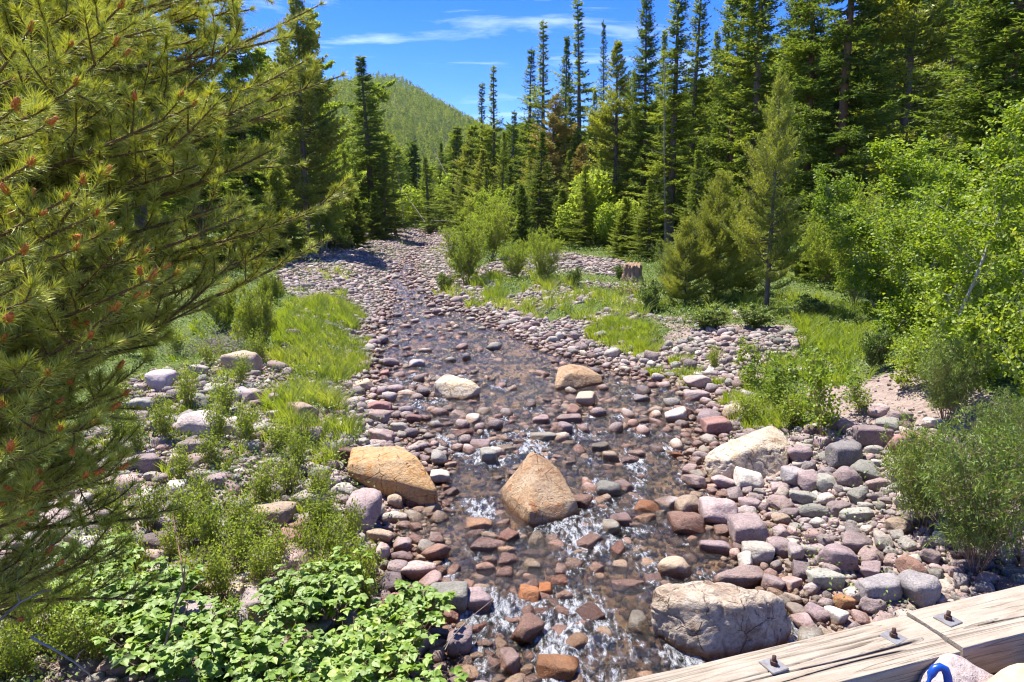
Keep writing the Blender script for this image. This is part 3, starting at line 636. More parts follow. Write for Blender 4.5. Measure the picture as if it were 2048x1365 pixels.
# the rest, and the fine gravel of the banks, one mass
def mass(name, stones, sub, shapes, mat, label):
    st = np.array([(s[0], s[1], s[2], s[3]) for s in stones]); n = len(st)
    base = [stone_shape(sub, 300 + k, 10 + 7 * (k % 3), 8, 0.06) for k in range(shapes)]; f0 = base[0][1]; nv = len(base[0][0])
    which = rng.integers(0, shapes, n); V = np.stack([b[0] for b in base])[which]
    fl = rng.uniform(0.5, 0.85, n); sc = np.stack([st[:, 2] * 1.12, st[:, 2] * rng.uniform(.7, 1, n), st[:, 2] * fl], 1); V = V * sc[:, None]
    for ax in range(3):
        a = rng.uniform(-.3, .3, n) if ax < 2 else rng.uniform(0, 6.28, n); c, s = np.cos(a)[:, None], np.sin(a)[:, None]
        i, j = [(1, 2), (0, 2), (0, 1)][ax]; vi, vj = V[..., i] * c - V[..., j] * s, V[..., i] * s + V[..., j] * c; V[..., i], V[..., j] = vi, vj
    V = V + np.stack([st[:, 0], st[:, 1], st[:, 3] + st[:, 2] * fl * 0.5], 1)[:, None]
    Fc = f0[None] + (np.arange(n) * nv)[:, None, None]
    return tag(obj(name, mesh(name, V.reshape(-1, 3), Fc.reshape(-1, 3), mat, np.repeat(rng.random(n), nv))), label, 'stones', None, 'stuff')
near = [s for s in REST if s[6] < 9 and s[2] > 0.05]; kn = set(id(s) for s in near); rest2 = [s for s in REST if id(s) not in kn]
mass('cobbles', near, 3, 14, M['stones'], 'mass of smaller cobbles lining the near stream and its banks')
mass('pebbles', rest2, 2, 14, M['stones'], 'countless small mixed pebbles filling the stream bed and banks')
ng = 26000; y = 3 + 17 * rng.random(ng) ** 1.2; x = rng.uniform(-7, 11, ng); z = H(x, y); m_ = cobble_mask(x, y, z) | inpoly(*proj(x, y, z)[:2], [(1330, 650), (1600, 640), (1800, 730), (2100, 820), (2100, 1000), (1500, 900), (1450, 750)])
px, py, d = proj(x, y, z); m_ &= (px > -100) & (px < 2150)
mass('gravel', [(x[k], y[k], rng.uniform(0.010, 0.026), z[k]) for k in np.nonzero(m_)[0]], 1, 8, M['stones'], 'fine gravel between the cobbles and on the right bank slope')

# stream surface
ys = 0.2 + 2.2 * np.sinh(np.linspace(0, math.asinh(88 / 2.2), 900)); q = np.linspace(0, 1, 190)
Q, Y = np.meshgrid(q, ys); lx = L_(Y) - 0.35; rx = R_(Y) + 0.35; X = lx + (rx - lx) * Q
RIF = [(905, 930, .5, .9), (900, 1000, .35, .7), (1015, 765, .45, .8), (1150, 890, .5, .9), (1000, 1000, .3, .7), (1180, 1060, .45, .9), (1230, 1300, .45, 1.0), (1120, 1290, .35, .8), (1190, 1345, .5, 1.0), (1645, 1265, .35, 1.2), (1420, 975, .35, .8), (1130, 960, .3, .7), (1330, 950, .3, .5), (960, 985, .3, .8),
       (1330, 885, .4, .7), (830, 870, .3, .5), (830, 600, .6, .4), (850, 540, 1.2, .5), (780, 650, .5, .4), (950, 700, .5, .35), (1480, 1140, .4, .7), (1390, 1040, .3, .8), (1260, 1120, .5, .5), (1090, 1225, .4, .5), (760, 740, .4, .5), (900, 755, .4, .5), (1250, 930, .4, .6)]
foam = np.zeros_like(X)
for (a, b, r_, s_) in RIF:
    p_ = at_z(a, b, 0.012 * 6); p_ = at_z(a, b, 0.012 * p_[1])
    foam += 0.75 * s_ * np.exp(-(((X - p_[0]) / r_) ** 2 + ((Y - p_[1]) / (r_ * 1.5)) ** 2))
for s9 in [(a9, b9, c9) for (a9, b9, c9) in placed] + [(q9[0], q9[1], q9[2]) for q9 in FS if q9[2] > 0.05 and q9[1] < 24]:
    sx_, sy_, sr_ = s9
    if not (L_(sy_) - .1 < sx_ < R_(sy_) + .1) or sy_ > 24: continue
    i0, i1 = np.searchsorted(ys, [sy_ - 4 * sr_ - .05, sy_ + 3 * sr_]); 
    if i1 <= i0: continue
    k9 = np.clip(sr_ * 6, .22, .75); foam[i0:i1] += k9 * np.exp(-((X[i0:i1] - sx_) / (sr_ * 1.25 + .02)) ** 2 - ((Y[i0:i1] - (sy_ - sr_ * .6)) / (sr_ * 1.7 + .03)) ** 2)
foam = np.clip(foam, 0, 0.95) * (0.35 + 1.1 * np.clip(fbm(np.stack([X * 3.2, Y * 1.6, X * 0 + 3], -1), 3) * 0.7 + 0.5, 0, 1)); foam += 0.20 * sst(13, 8, Y) + 0.10
chop = 0.25 + np.clip(foam, 0, 1.2) + 0.25 * sst(5, 3, Y)
Z = ws(Y) + 0.016 * chop * fbm(np.stack([X * 5, Y * 3.2, X * 0], -1), 3) + 0.010 * chop * fbm(np.stack([X * 14, Y * 10, X * 0 + 5], -1), 2)
i = np.arange(len(ys) - 1)[:, None] * len(q); j = np.arange(len(q) - 1)[None]
f = np.stack([i + j, i + j + 1, i + j + len(q) + 1, i + j + len(q)], -1).reshape(-1, 4)
t = T('stream_water'); ps = t.pos()
mpn = t.n('Mapping'); mpn.inputs['Scale'].default_value = (1, 0.55, 1); t.l(ps, mpn.inputs[0])
na = t.noise(16, 4, 0.6, mpn.outputs[0], 0.8); nb = t.noise(95, 3, 0.65, mpn.outputs[0], 0.3); mpf = t.n('Mapping'); mpf.inputs['Scale'].default_value = (1, 0.42, 1); t.l(ps, mpf.inputs[0]); nf = t.noise(20, 7, 0.74, mpf.outputs[0], 0.35)
fo = t.attr('foam')
bst = t.math('ADD', 0.5, t.math('MULTIPLY', fo, 0.9))
bp = t.n('Bump'); bp.inputs['Distance'].default_value = 0.035; t.l(bst, bp.inputs['Strength']); t.l(t.math('ADD', na, t.math('MULTIPLY', nb, 0.55)), bp.inputs['Height'])
fr = t.n('Fresnel'); fr.inputs['IOR'].default_value = 1.40; t.l(bp.outputs[0], fr.inputs['Normal'])
tp = t.n('BsdfTransparent'); tp.inputs[0].default_value = (0.95, 0.89, 0.80, 1)
gl = t.n('BsdfGlossy'); gl.inputs['Roughness'].default_value = 0.2; t.l(bp.outputs[0], gl.inputs['Normal']); gl.inputs[0].default_value = (0.96, 0.95, 0.9, 1)
m1 = t.n('MixShader'); t.l(t.math('MULTIPLY', fr.outputs[0], 1.25), m1.inputs[0]); t.l(tp.outputs[0], m1.inputs[1]); t.l(gl.outputs[0], m1.inputs[2])
fm = t.n('BsdfPrincipled'); fm.inputs['Base Color'].default_value = (0.80, 0.82, 0.84, 1); fm.inputs['Roughness'].default_value = 0.4; t.l(bp.outputs[0], fm.inputs['Normal'])
ff = t.n('MapRange'); t.l(t.math('MULTIPLY', t.math('MULTIPLY', nf, nf), t.math('ADD', fo, 0.05)), ff.inputs[0]); ff.inputs[1].default_value = 0.31; ff.inputs[2].default_value = 0.60; ff.inputs[3].default_value = 0; ff.inputs[4].default_value = 0.9
m2 = t.n('MixShader'); t.l(ff.outputs[0], m2.inputs[0]); t.l(m1.outputs[0], m2.inputs[1]); t.l(fm.outputs[0], m2.inputs[2]); t.l(m2.outputs[0], t.o.inputs[0])
M['water'] = t.m
tag(obj('stream_water', mesh('stream_water', np.stack([X, Y, Z], -1).reshape(-1, 3), f, M['water'], extra={'foam': foam.ravel()})), kind='structure')


# ------------------------------------------------------------------ vegetation builders
def needles(P, D, ln, wd, r_, jitter=0.5, per=1, curve=0.0):
    """one slim pointed blade per point, roughly along D; returns verts and triangles"""
    P = np.repeat(P, per, 0); D = np.repeat(D, per, 0); n = len(P)
    d = unit(D + r_.normal(size=(n, 3)) * jitter); s = unit(np.cross(d, r_.normal(size=(n, 3))))
    l = (ln * r_.uniform(0.65, 1.25, n))[:, None]; w_ = (wd * r_.uniform(0.7, 1.3, n))[:, None]
    v = np.stack([P - s * w_ * 0.5, P + s * w_ * 0.5, P + d * l], 1)
    return v.reshape(-1, 3), np.arange(3 * n).reshape(-1, 3), n
def conifer(seed, Ht, Rd, kind='spruce', dens=1.0, low=0.06, card=0.15, cw=0.05, thin_top=0.0, gap=0.0, bare=0.0):
    r_ = np.random.default_rng(seed); tr = MB(); pine = kind == 'pine'
    bend = r_.normal(size=2) * 0.012 * Ht
    def axis(z): t_ = z / Ht; return np.array([bend[0] * t_ * t_, bend[1] * t_ * t_, z])
    zz = np.linspace(0, Ht, 12); rb = 0.0085 * Ht + 0.02
    tr.tube([axis(z) for z in zz], rb * (1 - zz / Ht) ** 0.9 + 0.008, 7, r_.random())
    P, D, TT = [], [], []
    qs = min(1.15, max(0.5, Ht / 14)); sp = (0.25 if not pine else 0.27) * qs / dens
    z = Ht * low
    while z < Ht * 0.985:
        t_ = z / Ht
        if kind == 'spire': prof = (0.06 + (1 - t_) ** 0.9) * (0.95 + 0.6 * vn(np.array([t_ * 11, seed, 0.5])))
        elif pine: prof = min(1, (1 - t_) * 2.1 + 0.05) * (0.65 + 0.35 * min(1, t_ / 0.25)) * (0.85 + 0.3 * vn(np.array([t_ * 7, seed, 0.1])))
        else: prof = (1 - t_) ** 0.85 * (0.9 + 0.2 * vn(np.array([t_ * 8, seed, 0.2])))
        if thin_top and t_ > 1 - thin_top: prof = max(0.10, prof * 0.42)
        nb = 5
        for k in range(nb):
            if r_.random() < gap: continue
            az = r_.uniform(0, 6.283); L = max(0.12, Rd * prof * r_.choice([r_.uniform(0.35, 0.7), r_.uniform(0.75, 1.0), r_.uniform(0.9, 1.25)])); zb = z + r_.uniform(0, sp * 1.3)
            if zb > Ht * 0.99: continue
            el0 = (0.55 - 0.95 * (1 - t_)) if not pine else (0.75 - 0.7 * (1 - t_)); el0 += r_.normal() * 0.12
            h = np.array([math.cos(az), math.sin(az), 0]); s = np.array([-h[1], h[0], 0])
            n = max(4, int(L / (0.12 * qs))); u = np.linspace(0, 1, n + 1)
            up = 0.35 if not pine else 0.5
            pts = axis(min(zb, Ht)) + h * (L * u)[:, None] * math.cos(el0) + np.array([0, 0, 1]) * ((L * u) * math.sin(el0) + up * 0.35 * L * u ** 2.2 - 0.10 * L * np.sin(u * 3.1))[:, None]
            if L > 0.5: tr.tube(pts[::max(1, n // 4)], np.linspace(0.012 + 0.008 * L, 0.004, len(pts[::max(1, n // 4)])), 3, r_.random())
            cl = r_.random() * 0.7; st = 0.12 if not pine else 0.30
            if pine and t_ < bare: st = 0.8
            for a in range(n + 1):
                if u[a] < st: continue
                side = L * 0.34 * (1.08 - u[a]) + (0.06 if not pine else 0.12)
                dirb = pts[min(a + 1, n)] - pts[max(a - 1, 0)]; dirb = dirb / (np.linalg.norm(dirb) + 1e-9)
                for sg in (-1, 1):
                    m = max(1, int(side / (0.065 * qs))); v_ = (np.arange(m) + r_.random(m)) / m * side
                    dd = unit(sg * s * (0.85 if u[a] < 0.95 else 0.2) + dirb * 0.75 + np.array([0, 0, -0.22 if not pine else 0.35]) + r_.normal(size=3) * 0.15)
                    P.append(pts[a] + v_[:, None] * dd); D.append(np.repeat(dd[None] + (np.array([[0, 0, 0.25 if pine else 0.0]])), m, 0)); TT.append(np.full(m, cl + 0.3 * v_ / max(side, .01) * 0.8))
        z += sp * (0.6 + 0.6 * (1 - t_))
    # leader
    zt = np.linspace(Ht * 0.93, Ht * 1.0, 14); P.append(np.array([axis(z) for z in zt])); D.append(np.tile([[0, 0, 1.0]], (14, 1))); TT.append(np.full(14, 0.3))
    P = np.concatenate(P); D = np.concatenate(D); TT = np.concatenate(TT)
    per = (3 if Ht < 7 else 4) if pine else 3
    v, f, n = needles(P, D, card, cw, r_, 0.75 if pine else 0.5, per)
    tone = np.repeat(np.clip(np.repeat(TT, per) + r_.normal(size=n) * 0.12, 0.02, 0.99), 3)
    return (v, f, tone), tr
def leafquad(P, Nn, A, ln, wd, r_, shape='oval'):
    """leaf blades: P base, A along, Nn rough normal; returns verts, tris"""
    n = len(P); A = unit(A); S = unit(np.cross(A, Nn)); U = np.cross(S, A); l = (ln * r_.uniform(.55, 1.25, n))[:, None, None]; w_ = (wd * r_.uniform(.8, 1.15, n))[:, None, None]
    if shape == 'oval': pr = [(0, 0, 0), (.25, .42, .06), (.62, .46, .08), (1, 0, -.05), (.62, -.46, .08), (.25, -.42, .06)]
    elif shape == 'round': pr = [(0, 0, 0), (.18, .46, .05), (.62, .50, .06), (1, 0, -.08), (.62, -.50, .06), (.18, -.46, .05)]
    elif shape == 'lance': pr = [(0, 0, 0), (.45, .5, .05), (1, 0, -.10), (.45, -.5, .05)]
    else: pr = [(0, 0, 0), (.10, .30, .03), (.22, .40, .06), (.30, .37, .04), (.45, .50, .07), (.52, .42, .05), (.70, .36, .05), (.76, .26, .02), (1, 0, -.12), (.76, -.26, .02), (.70, -.36, .05), (.52, -.42, .05), (.45, -.5, .07), (.30, -.37, .04), (.22, -.40, .06), (.10, -.30, .03)]
    pr = np.array(pr); k = len(pr)
    v = P[:, None] + A[:, None] * pr[None, :, 0:1] * l + S[:, None] * pr[None, :, 1:2] * w_ + U[:, None] * pr[None, :, 2:3] * l
    if shape in ('oval', 'round'): tri = [[0, 1, 2], [0, 2, 3], [0, 3, 4], [0, 4, 5]]
    elif shape == 'lance': tri = [[0, 1, 2], [0, 2, 3]]
    else: tri = [[0, i, i + 1] for i in range(1, 8)] + [[0, i, i + 1] for i in range(8, 15)]
    tri = np.array(tri); f = (np.arange(n) * k)[:, None, None] + tri[None]
    return v.reshape(-1, 3), f.reshape(-1, 3), k
def leafy(seed, stems, height, spread, nleaf, ln, wd, shape='oval', trunk_r=0.0, wood_r=0.012, crown_lo=0.15, twigs=8, sub=3, lean=(0, 0), droop=0.3, facing=0.6, tl=0.28):
    r_ = np.random.default_rng(seed); wd_ = MB(); TP, TD = [], []
    def shoot(p0, d0, L, r0, lvl):
        n = 6; pts = [p0]; d = d0.copy()
        for k in range(n):
            d = unit(d + r_.normal(size=3) * 0.13 + np.array([0, 0, 0.05 if lvl else 0.03])); pts.append(pts[-1] + d * L / n)
        pts = np.array(pts); wd_.tube(pts, np.linspace(r0, r0 * 0.35, n + 1), 5 if lvl == 0 else 3, r_.random()); return pts
    for s in range(stems):
        az = r_.uniform(0, 6.283); e = spread * r_.uniform(0.15, 1.0) / height
        d = unit(np.array([math.cos(az) * e + lean[0], math.sin(az) * e + lean[1], 1.0])); hh = height * r_.uniform(0.6, 1.0) if stems > 1 else height
        b0 = np.array([math.cos(az), math.sin(az), 0]) * 0.05 * spread * (stems > 1)
        pts = shoot(b0 if stems > 1 else np.zeros(3), d, hh, max(trunk_r, wood_r), 0)
        if stems > 1: TP.append(pts[2:]); TD.append(np.gradient(pts, axis=0)[2:])
        for t_ in range(twigs):
            u = crown_lo + (1 - crown_lo) * (t_ + r_.random()) / twigs; i = min(5, int(u * 6)); p = pts[i] + (pts[i + 1] - pts[i]) * (u * 6 - i if i < 6 else 1)
            a2 = r_.uniform(0, 6.283); L2 = (spread if stems == 1 else 0.4 * height) * (0.35 + 0.65 * math.sin(min(1, (u - crown_lo) / (1 - crown_lo) * 0.8 + 0.2) * 3.0)) * r_.uniform(0.6, 1.1)
            q_ = shoot(p, unit(np.array([math.cos(a2), math.sin(a2), r_.uniform(0.1, 0.9)])), max(L2, 0.1), wood_r * 0.6, 1); TP.append(q_[2:]); TD.append(np.gradient(q_, axis=0)[2:])
            for k in range(sub):
                a3 = r_.uniform(0, 6.283); j = r_.integers(2, 6)
                q2 = shoot(q_[j], unit(np.array([math.cos(a3), math.sin(a3), r_.uniform(-0.3, 0.8)])), max(L2, .1) * r_.uniform(0.3, 0.6), wood_r * 0.35, 2); TP.append(q2[1:]); TD.append(np.gradient(q2, axis=0)[1:])
    TP = np.concatenate(TP); TD = np.concatenate(TD); k = r_.integers(0, len(TP), nleaf); cl = r_.random(len(TP)) * 0.5
    P = TP[k] + TD[k] * r_.uniform(-.5, .5, (nleaf, 1)) + r_.normal(size=(nleaf, 3)) * tl * ln * 1.2
    A = unit(unit(TD[k]) * 0.5 + r_.normal(size=(nleaf, 3)) * 0.7 + np.array([0, 0, -droop])); Nn = unit(r_.normal(size=(nleaf, 3)) * (1 - facing) + np.array([0, 0, 1.0]) * facing)
    v, f, kk = leafquad(P, Nn, A, ln, wd, r_, shape)
    tone = np.repeat(np.clip(cl[k] + r_.random(nleaf) * 0.5, 0.02, 0.98), kk)
    return (v, f, tone), wd_
def plant(name, crown, wood, mc, mw, loc, label, cat, group=None, rz=0.0, sc=(1, 1, 1), cn='crown', wn='trunk', tilt=(0, 0)):
    e = bpy.data.objects.new(name, None); COL.objects.link(e); e.location = tuple(loc); e.rotation_euler = (tilt[0], tilt[1], rz); e.scale = sc; e.empty_display_size = 0.3
    tag(e, label, cat, group)
    obj(cn, crown, e); obj(wn, wood, e)
    return e
CM = {}
def conif(key, mat, bark, **kw):
    c, w_ = conifer(**kw); CM[key] = (mesh(key + '_crown', c[0], c[1], M[mat], c[2]), w_.mesh(key + '_trunk', M[bark]), kw['Ht'], kw['Rd'])
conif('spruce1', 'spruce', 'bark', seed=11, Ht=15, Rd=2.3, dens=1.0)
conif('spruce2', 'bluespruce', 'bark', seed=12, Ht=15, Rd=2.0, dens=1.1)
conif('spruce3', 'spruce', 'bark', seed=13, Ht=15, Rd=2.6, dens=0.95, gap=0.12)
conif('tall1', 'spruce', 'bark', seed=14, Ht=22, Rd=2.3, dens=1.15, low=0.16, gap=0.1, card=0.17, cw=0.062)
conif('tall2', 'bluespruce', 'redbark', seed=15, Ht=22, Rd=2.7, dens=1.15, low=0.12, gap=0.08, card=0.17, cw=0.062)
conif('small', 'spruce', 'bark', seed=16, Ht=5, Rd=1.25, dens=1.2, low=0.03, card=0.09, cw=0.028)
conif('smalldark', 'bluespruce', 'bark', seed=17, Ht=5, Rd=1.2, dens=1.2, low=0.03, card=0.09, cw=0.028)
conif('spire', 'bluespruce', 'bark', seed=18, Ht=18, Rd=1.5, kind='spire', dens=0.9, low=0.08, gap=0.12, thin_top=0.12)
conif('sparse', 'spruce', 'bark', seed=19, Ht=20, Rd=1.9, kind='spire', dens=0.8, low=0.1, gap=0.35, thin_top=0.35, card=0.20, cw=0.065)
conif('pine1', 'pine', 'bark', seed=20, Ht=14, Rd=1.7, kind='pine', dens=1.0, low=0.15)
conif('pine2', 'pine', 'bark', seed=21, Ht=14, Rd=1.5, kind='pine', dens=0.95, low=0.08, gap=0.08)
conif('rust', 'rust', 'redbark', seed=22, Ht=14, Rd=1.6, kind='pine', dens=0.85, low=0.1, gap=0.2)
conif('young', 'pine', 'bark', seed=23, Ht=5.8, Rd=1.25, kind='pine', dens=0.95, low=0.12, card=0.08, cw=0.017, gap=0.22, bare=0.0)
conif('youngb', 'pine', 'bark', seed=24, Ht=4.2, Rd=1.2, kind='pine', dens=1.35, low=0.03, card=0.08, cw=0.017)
KN = {'spruce1': 'spruce_tree', 'spruce2': 'spruce_tree', 'spruce3': 'spruce_tree', 'tall1': 'spruce_tree', 'tall2': 'spruce_tree', 'small': 'spruce_tree', 'smalldark': 'spruce_tree', 'spire': 'spruce_tree', 'sparse': 'fir_tree',
      'pine1': 'pine_tree', 'pine2': 'pine_tree', 'rust': 'pine_tree', 'young': 'pine_tree', 'youngb': 'pine_tree'}
def tree(px, tip, y, key, wpx=None, label='', group=None, rz=None):
    """px: where the trunk stands in the photo, tip: pixel height of its top, y: metres away, wpx: crown width"""
    b = at_y(px, 430, y); x = b[0]; z = float(H(x, y)) - 0.15
    top = at_y(px, tip, y); h = top[2] - z; cr, tk, H0, R0 = CM[key]; s = h / H0
    dep = proj(x, y, z + h * .3)[2]
    kw_ = 1.3 if key in ('sparse', 'spire') else 1.0
    sx = 1.22 * kw_ * (wpx / F * dep / 2) / R0 if wpx else s
    return plant(KN[key], cr, tk, None, None, (x, y, z), label, 'tree', group, random.uniform(0, 6.28) if rz is None else rz, (sx, sx, s), tilt=(random.uniform(-.02, .02), random.uniform(-.02, .02)))

# ------------------------------------------------------------------ trees, back to front
for a in [
 # left of the valley
 (745, 112, 60, 'spruce2', 170, 'tall dark spruce standing alone left of the valley mouth, before the hill'),
 (612, -40, 38, 'pine1', 150, 'tall thin-crowned pine just beyond the tips of the near pine branches'),
 (575, 60, 48, 'pine2', 120, 'yellow-green pine partly behind the tall thin-crowned pine'),
 (500, -160, 44, 'tall1', 190, 'high spruce behind the cone-tipped branches of the near pine'),
 (400, -260, 36, 'tall2', 230, 'big dark spruce hidden behind the middle of the near pine'),
 (280, -300, 30, 'tall1', 260, 'big spruce in the dark wood behind the near pine, second from left'),
 (120, -350, 26, 'tall2', 280, 'leftmost dark spruce, seen in gaps of the near pine'),
 (690, 300, 52, 'spruce1', 80, 'mid-sized spruce at the foot of the tall dark one, on its left'),
 (655, 340, 45, 'spruce3', 90, 'spruce at the edge of the left cobble bank'),
 (770, 300, 58, 'spruce1', 60, 'narrow spruce leaning on the right side of the tall dark one'),
 (712, 395, 46, 'small', 60, 'small bright spruce above the left cobble bank'),
 (750, 385, 56, 'smalldark', 60, 'small dark spruce near the bend of the stream, left side'),
 (790, 345, 66, 'spire', 36, 'thin ragged spruce at the bend of the stream'),
 (560, 330, 34, 'small', 130, 'bushy spruce behind the lower pine twigs'),
 (470, 360, 30, 'small', 150, 'dark bushy spruce left of the bushy one, in shade'),
 # centre
 (858, 312, 88, 'spire', 50, 'slim dark spruce in the gap at the head of the stream'),
 (885, 285, 105, 'spruce2', 60, 'dark spruce behind the slim one at the head of the stream'),
 (908, 250, 82, 'spire', 85, 'tall dark column-like spruce right of the gap'),
 (940, 262, 78, 'pine1', 78, 'light green pine beside the dark column-like spruce'),
 (925, 340, 72, 'spruce2', 66, 'dark low spruce at the foot of the light green pine'),
 (966, 165, 66, 'sparse', 60, 'left one of the twin thin-topped firs against the sky'),
 (990, 132, 64, 'sparse', 66, 'right one of the twin thin-topped firs against the sky'),
 (972, 300, 60, 'pine2', 70, 'pine under the twin thin-topped firs'),
 (1022, 220, 74, 'spire', 50, 'short fir between the twin firs and the high trio'),
 (1018, 330, 52, 'spruce2', 70, 'dark spruce behind the roadside willows, left of the symmetrical one'),
 (1058, 95, 60, 'spire', 70, 'dark narrow fir left of the browning tree'),
 (1083, 42, 58, 'sparse', 84, 'very tall ragged fir with a bare top in the centre'),
 (1098, 190, 54, 'rust', 110, 'tree with rust-coloured dying foliage below the ragged fir'),
 (1160, 290, 50, 'rust', 80, 'shorter browning tree right of the symmetrical spruce'),
 (1130, 75, 60, 'spruce2', 100, 'dark tall spruce just left of the highest central tree'),
 (1157, -5, 62, 'sparse', 92, 'highest central tree, its thin top touching the upper edge of the sky'),
 (1190, 180, 55, 'spruce1', 80, 'full green spruce behind the light lodgepole pine'),
 (1208, 40, 64, 'spire', 44, 'needle-thin spire rising behind the light lodgepole pine'),
 (1228, 82, 44, 'pine1', 120, 'light yellow-green lodgepole pine with a long pointed tip'),
 (1078, 262, 44, 'spruce2', 100, 'symmetrical dark young spruce behind the willow bushes'),
 (1045, 370, 40, 'smalldark', 70, 'dark young spruce left of the symmetrical one'),
 (1122, 380, 42, 'smalldark', 80, 'dark young spruce right of the symmetrical one'),
 (1170, 330, 40, 'spruce1', 90, 'dense green spruce at the back of the grey cobble strip'),
 (1262, 140, 50, 'spruce1', 80, 'green spruce between the lodgepole pine and the twin-trunked spruces'),
 (1105, 215, 57, 'spruce1', 90, 'green spruce between the ragged fir and the browning trees'), (1146, 190, 58, 'spruce3', 90, 'full spruce at the foot of the highest central tree'), (1180, 240, 52, 'spruce2', 80, 'dark spruce left of the light lodgepole pine'), (1245, 170, 56, 'tall1', 100, 'spruce behind the light lodgepole pine on its right'), (1040, 260, 62, 'spruce3', 80, 'spruce filling the gap under the narrow dark fir'), (1430, -60, 46, 'tall1', 130, 'spruce seen between the two left trunks of the right wood'), (1310, 60, 50, 'spruce1', 110, 'spruce behind the dead stem line'), (1405, 60, 40, 'spruce1', 120, 'yellowish spruce lit from behind in the right wood'),
 (1720, 60, 36, 'spruce1', 130, 'sunlit spruce right of the darkest massive one'), (1560, 240, 36, 'spruce3', 110, 'spruce deep in shade behind the young pine tip'),
 (1005, 262, 58, 'spruce1', 70, 'spruce under the right twin fir'), (1066, 300, 52, 'spruce3', 80, 'green spruce close behind the symmetrical young one'), (1098, 325, 48, 'pine1', 80, 'light pine beside the symmetrical young spruce'), (1142, 300, 47, 'spruce1', 80, 'spruce before the highest central tree'), (1202, 330, 46, 'spruce3', 80, 'low full spruce under the lodgepole pine, left side'), (1238, 300, 47, 'spruce1', 80, 'low full spruce under the lodgepole pine, right side'), (1288, 250, 44, 'spruce3', 90, 'mid-height spruce behind the stump'), (975, 335, 56, 'spruce1', 70, 'low spruce under the left twin fir'),
 # right wall of trees
 (1285, -50, 42, 'tall2', 120, 'dark spruce at the right edge of the open sky'),
 (1340, -70, 34, 'tall1', 170, 'broad spruce with a pale dead stem line, right of the open sky'),
 (1378, -130, 38, 'tall1', 120, 'second tall spruce right of the open sky, trunk showing low down'),
 (1450, -260, 36, 'tall2', 170, 'tall spruce behind the young pine, its left neighbour'),
 (1500, -300, 30, 'tall1', 200, 'tall spruce with a long visible grey trunk behind the young pine'),
 (1565, -220, 44, 'tall2', 130, 'distant spruce filling the gap behind the young pine'),
 (1610, -330, 27, 'tall2', 210, 'tall spruce with a slim trunk just right of the young pine'),
 (1670, -400, 25, 'tall2', 270, 'darkest massive spruce in the middle of the right wood'),
 (1730, -250, 40, 'tall1', 150, 'spruce seen behind the darkest massive one on its right'),
 (1790, -330, 28, 'pine1', 230, 'yellow-green larch-like pine right of the darkest massive spruce'),
 (1855, -250, 38, 'pine2', 140, 'thin pine with a bare stem near the upper right gap'),
 (1900, -180, 50, 'sparse', 120, 'half-dead grey-stemmed tree in the upper right gap'),
 (1995, -420, 21, 'tall2', 380, 'big spruce with drooping boughs and reddish trunk at the upper right'),
 (1930, 160, 34, 'spruce1', 150, 'green spruce under the drooping boughs at the right'),
 (2040, -100, 40, 'tall1', 200, 'spruce cut by the right edge of the picture'),
 (1250, 395, 33, 'small', 80, 'small bright spruce beside the old stump'),
 (1300, 360, 31, 'spruce1', 110, 'leafy-skirted spruce right of the old stump'),
 (1395, 300, 26, 'spruce1', 120, 'medium spruce between the stump and the young pine'),
 (1440, 350, 19, 'youngb', 105, 'bushy brown-green pine with several stems left of the young pine'),
 (1378, 440, 18.5, 'youngb', 80, 'low bushy pine at the left end of the pine group'),
 (1495, 420, 20, 'youngb', 80, 'bushy pine tucked behind the young pine'),
 (1545, 160, 17, 'young', 140, 'slender young lodgepole pine standing free before the right wood'),
 (1640, 400, 22, 'small', 100, 'small spruce right of the young lodgepole pine'),
 (1210, 300, 42, 'spruce3', 80, 'spruce in the shade at the back of the right clearing'),
 (1330, 250, 40, 'spruce2', 110, 'dark spruce behind the two tallest left ones of the right wood'),
]: tree(*a)
# snags and leaning dead stems
def dead_stem(p0, p1, r0, label, name='dead_tree', br=10, seed=1):
    r_ = np.random.default_rng(seed); m = MB(); p0 = np.array(p0); p1 = np.array(p1); L = np.linalg.norm(p1 - p0)
    u = np.linspace(0, 1, 8)[:, None]; m.tube(p0 + (p1 - p0) * u + np.sin(u * 3) * 0.01 * L * r_.normal(size=3), np.linspace(r0, r0 * .25, 8), 6, .5); o = obj(name, m.mesh(name, M['dead'])); tag(o, label, 'dead tree')
    b = MB()
    for k in range(br):
        t_ = r_.uniform(.25, .97); p = p0 + (p1 - p0) * t_; d = unit(r_.normal(size=3) + (p1 - p0) / L * .5); l = L * .12 * (1.2 - t_) * r_.uniform(.5, 1.3); b.tube([p, p + d * l * .5 + [0, 0, .02 * l], p + d * l], [r0 * .22, r0 * .12, r0 * .04], 4, .5)
    obj('limbs', b.mesh('limbs', M['dead']), o); return o
for i_, (a, b, y, dy, r0, lb) in enumerate([((810, 455), (790, 290), 75, 0, .06, 'bare grey snag at the bend of the stream'), ((850, 445), (800, 375), 60, 3, .045, 'leaning bleached stem fallen across the gap'), ((893, 350), (862, 290), 95, 4, .055, 'slanting pale dead stem high in the gap'),
     ((1905, 200), (1895, -40), 40, 0, .12, 'tall grey dead trunk in the upper right gap'), ((1335, 420), (1330, 100), 33.2, 0, .05, 'pale thin dead stem in front of the broad spruce'), ((1935, 330), (1948, -60), 45, 0, .14, 'grey dead trunk beside the drooping boughs'), ((828, 420), (835, 330), 90, 0, .05, 'short bare snag in the gap')]):
    pa = at_y(*a, y); pa[2] = min(pa[2], float(H(pa[0], y)) + (0.0 if dy == 0 else 1.0)) if dy == 0 else pa[2]; dead_stem(pa, at_y(*b, y + dy), r0, lb, seed=i_)
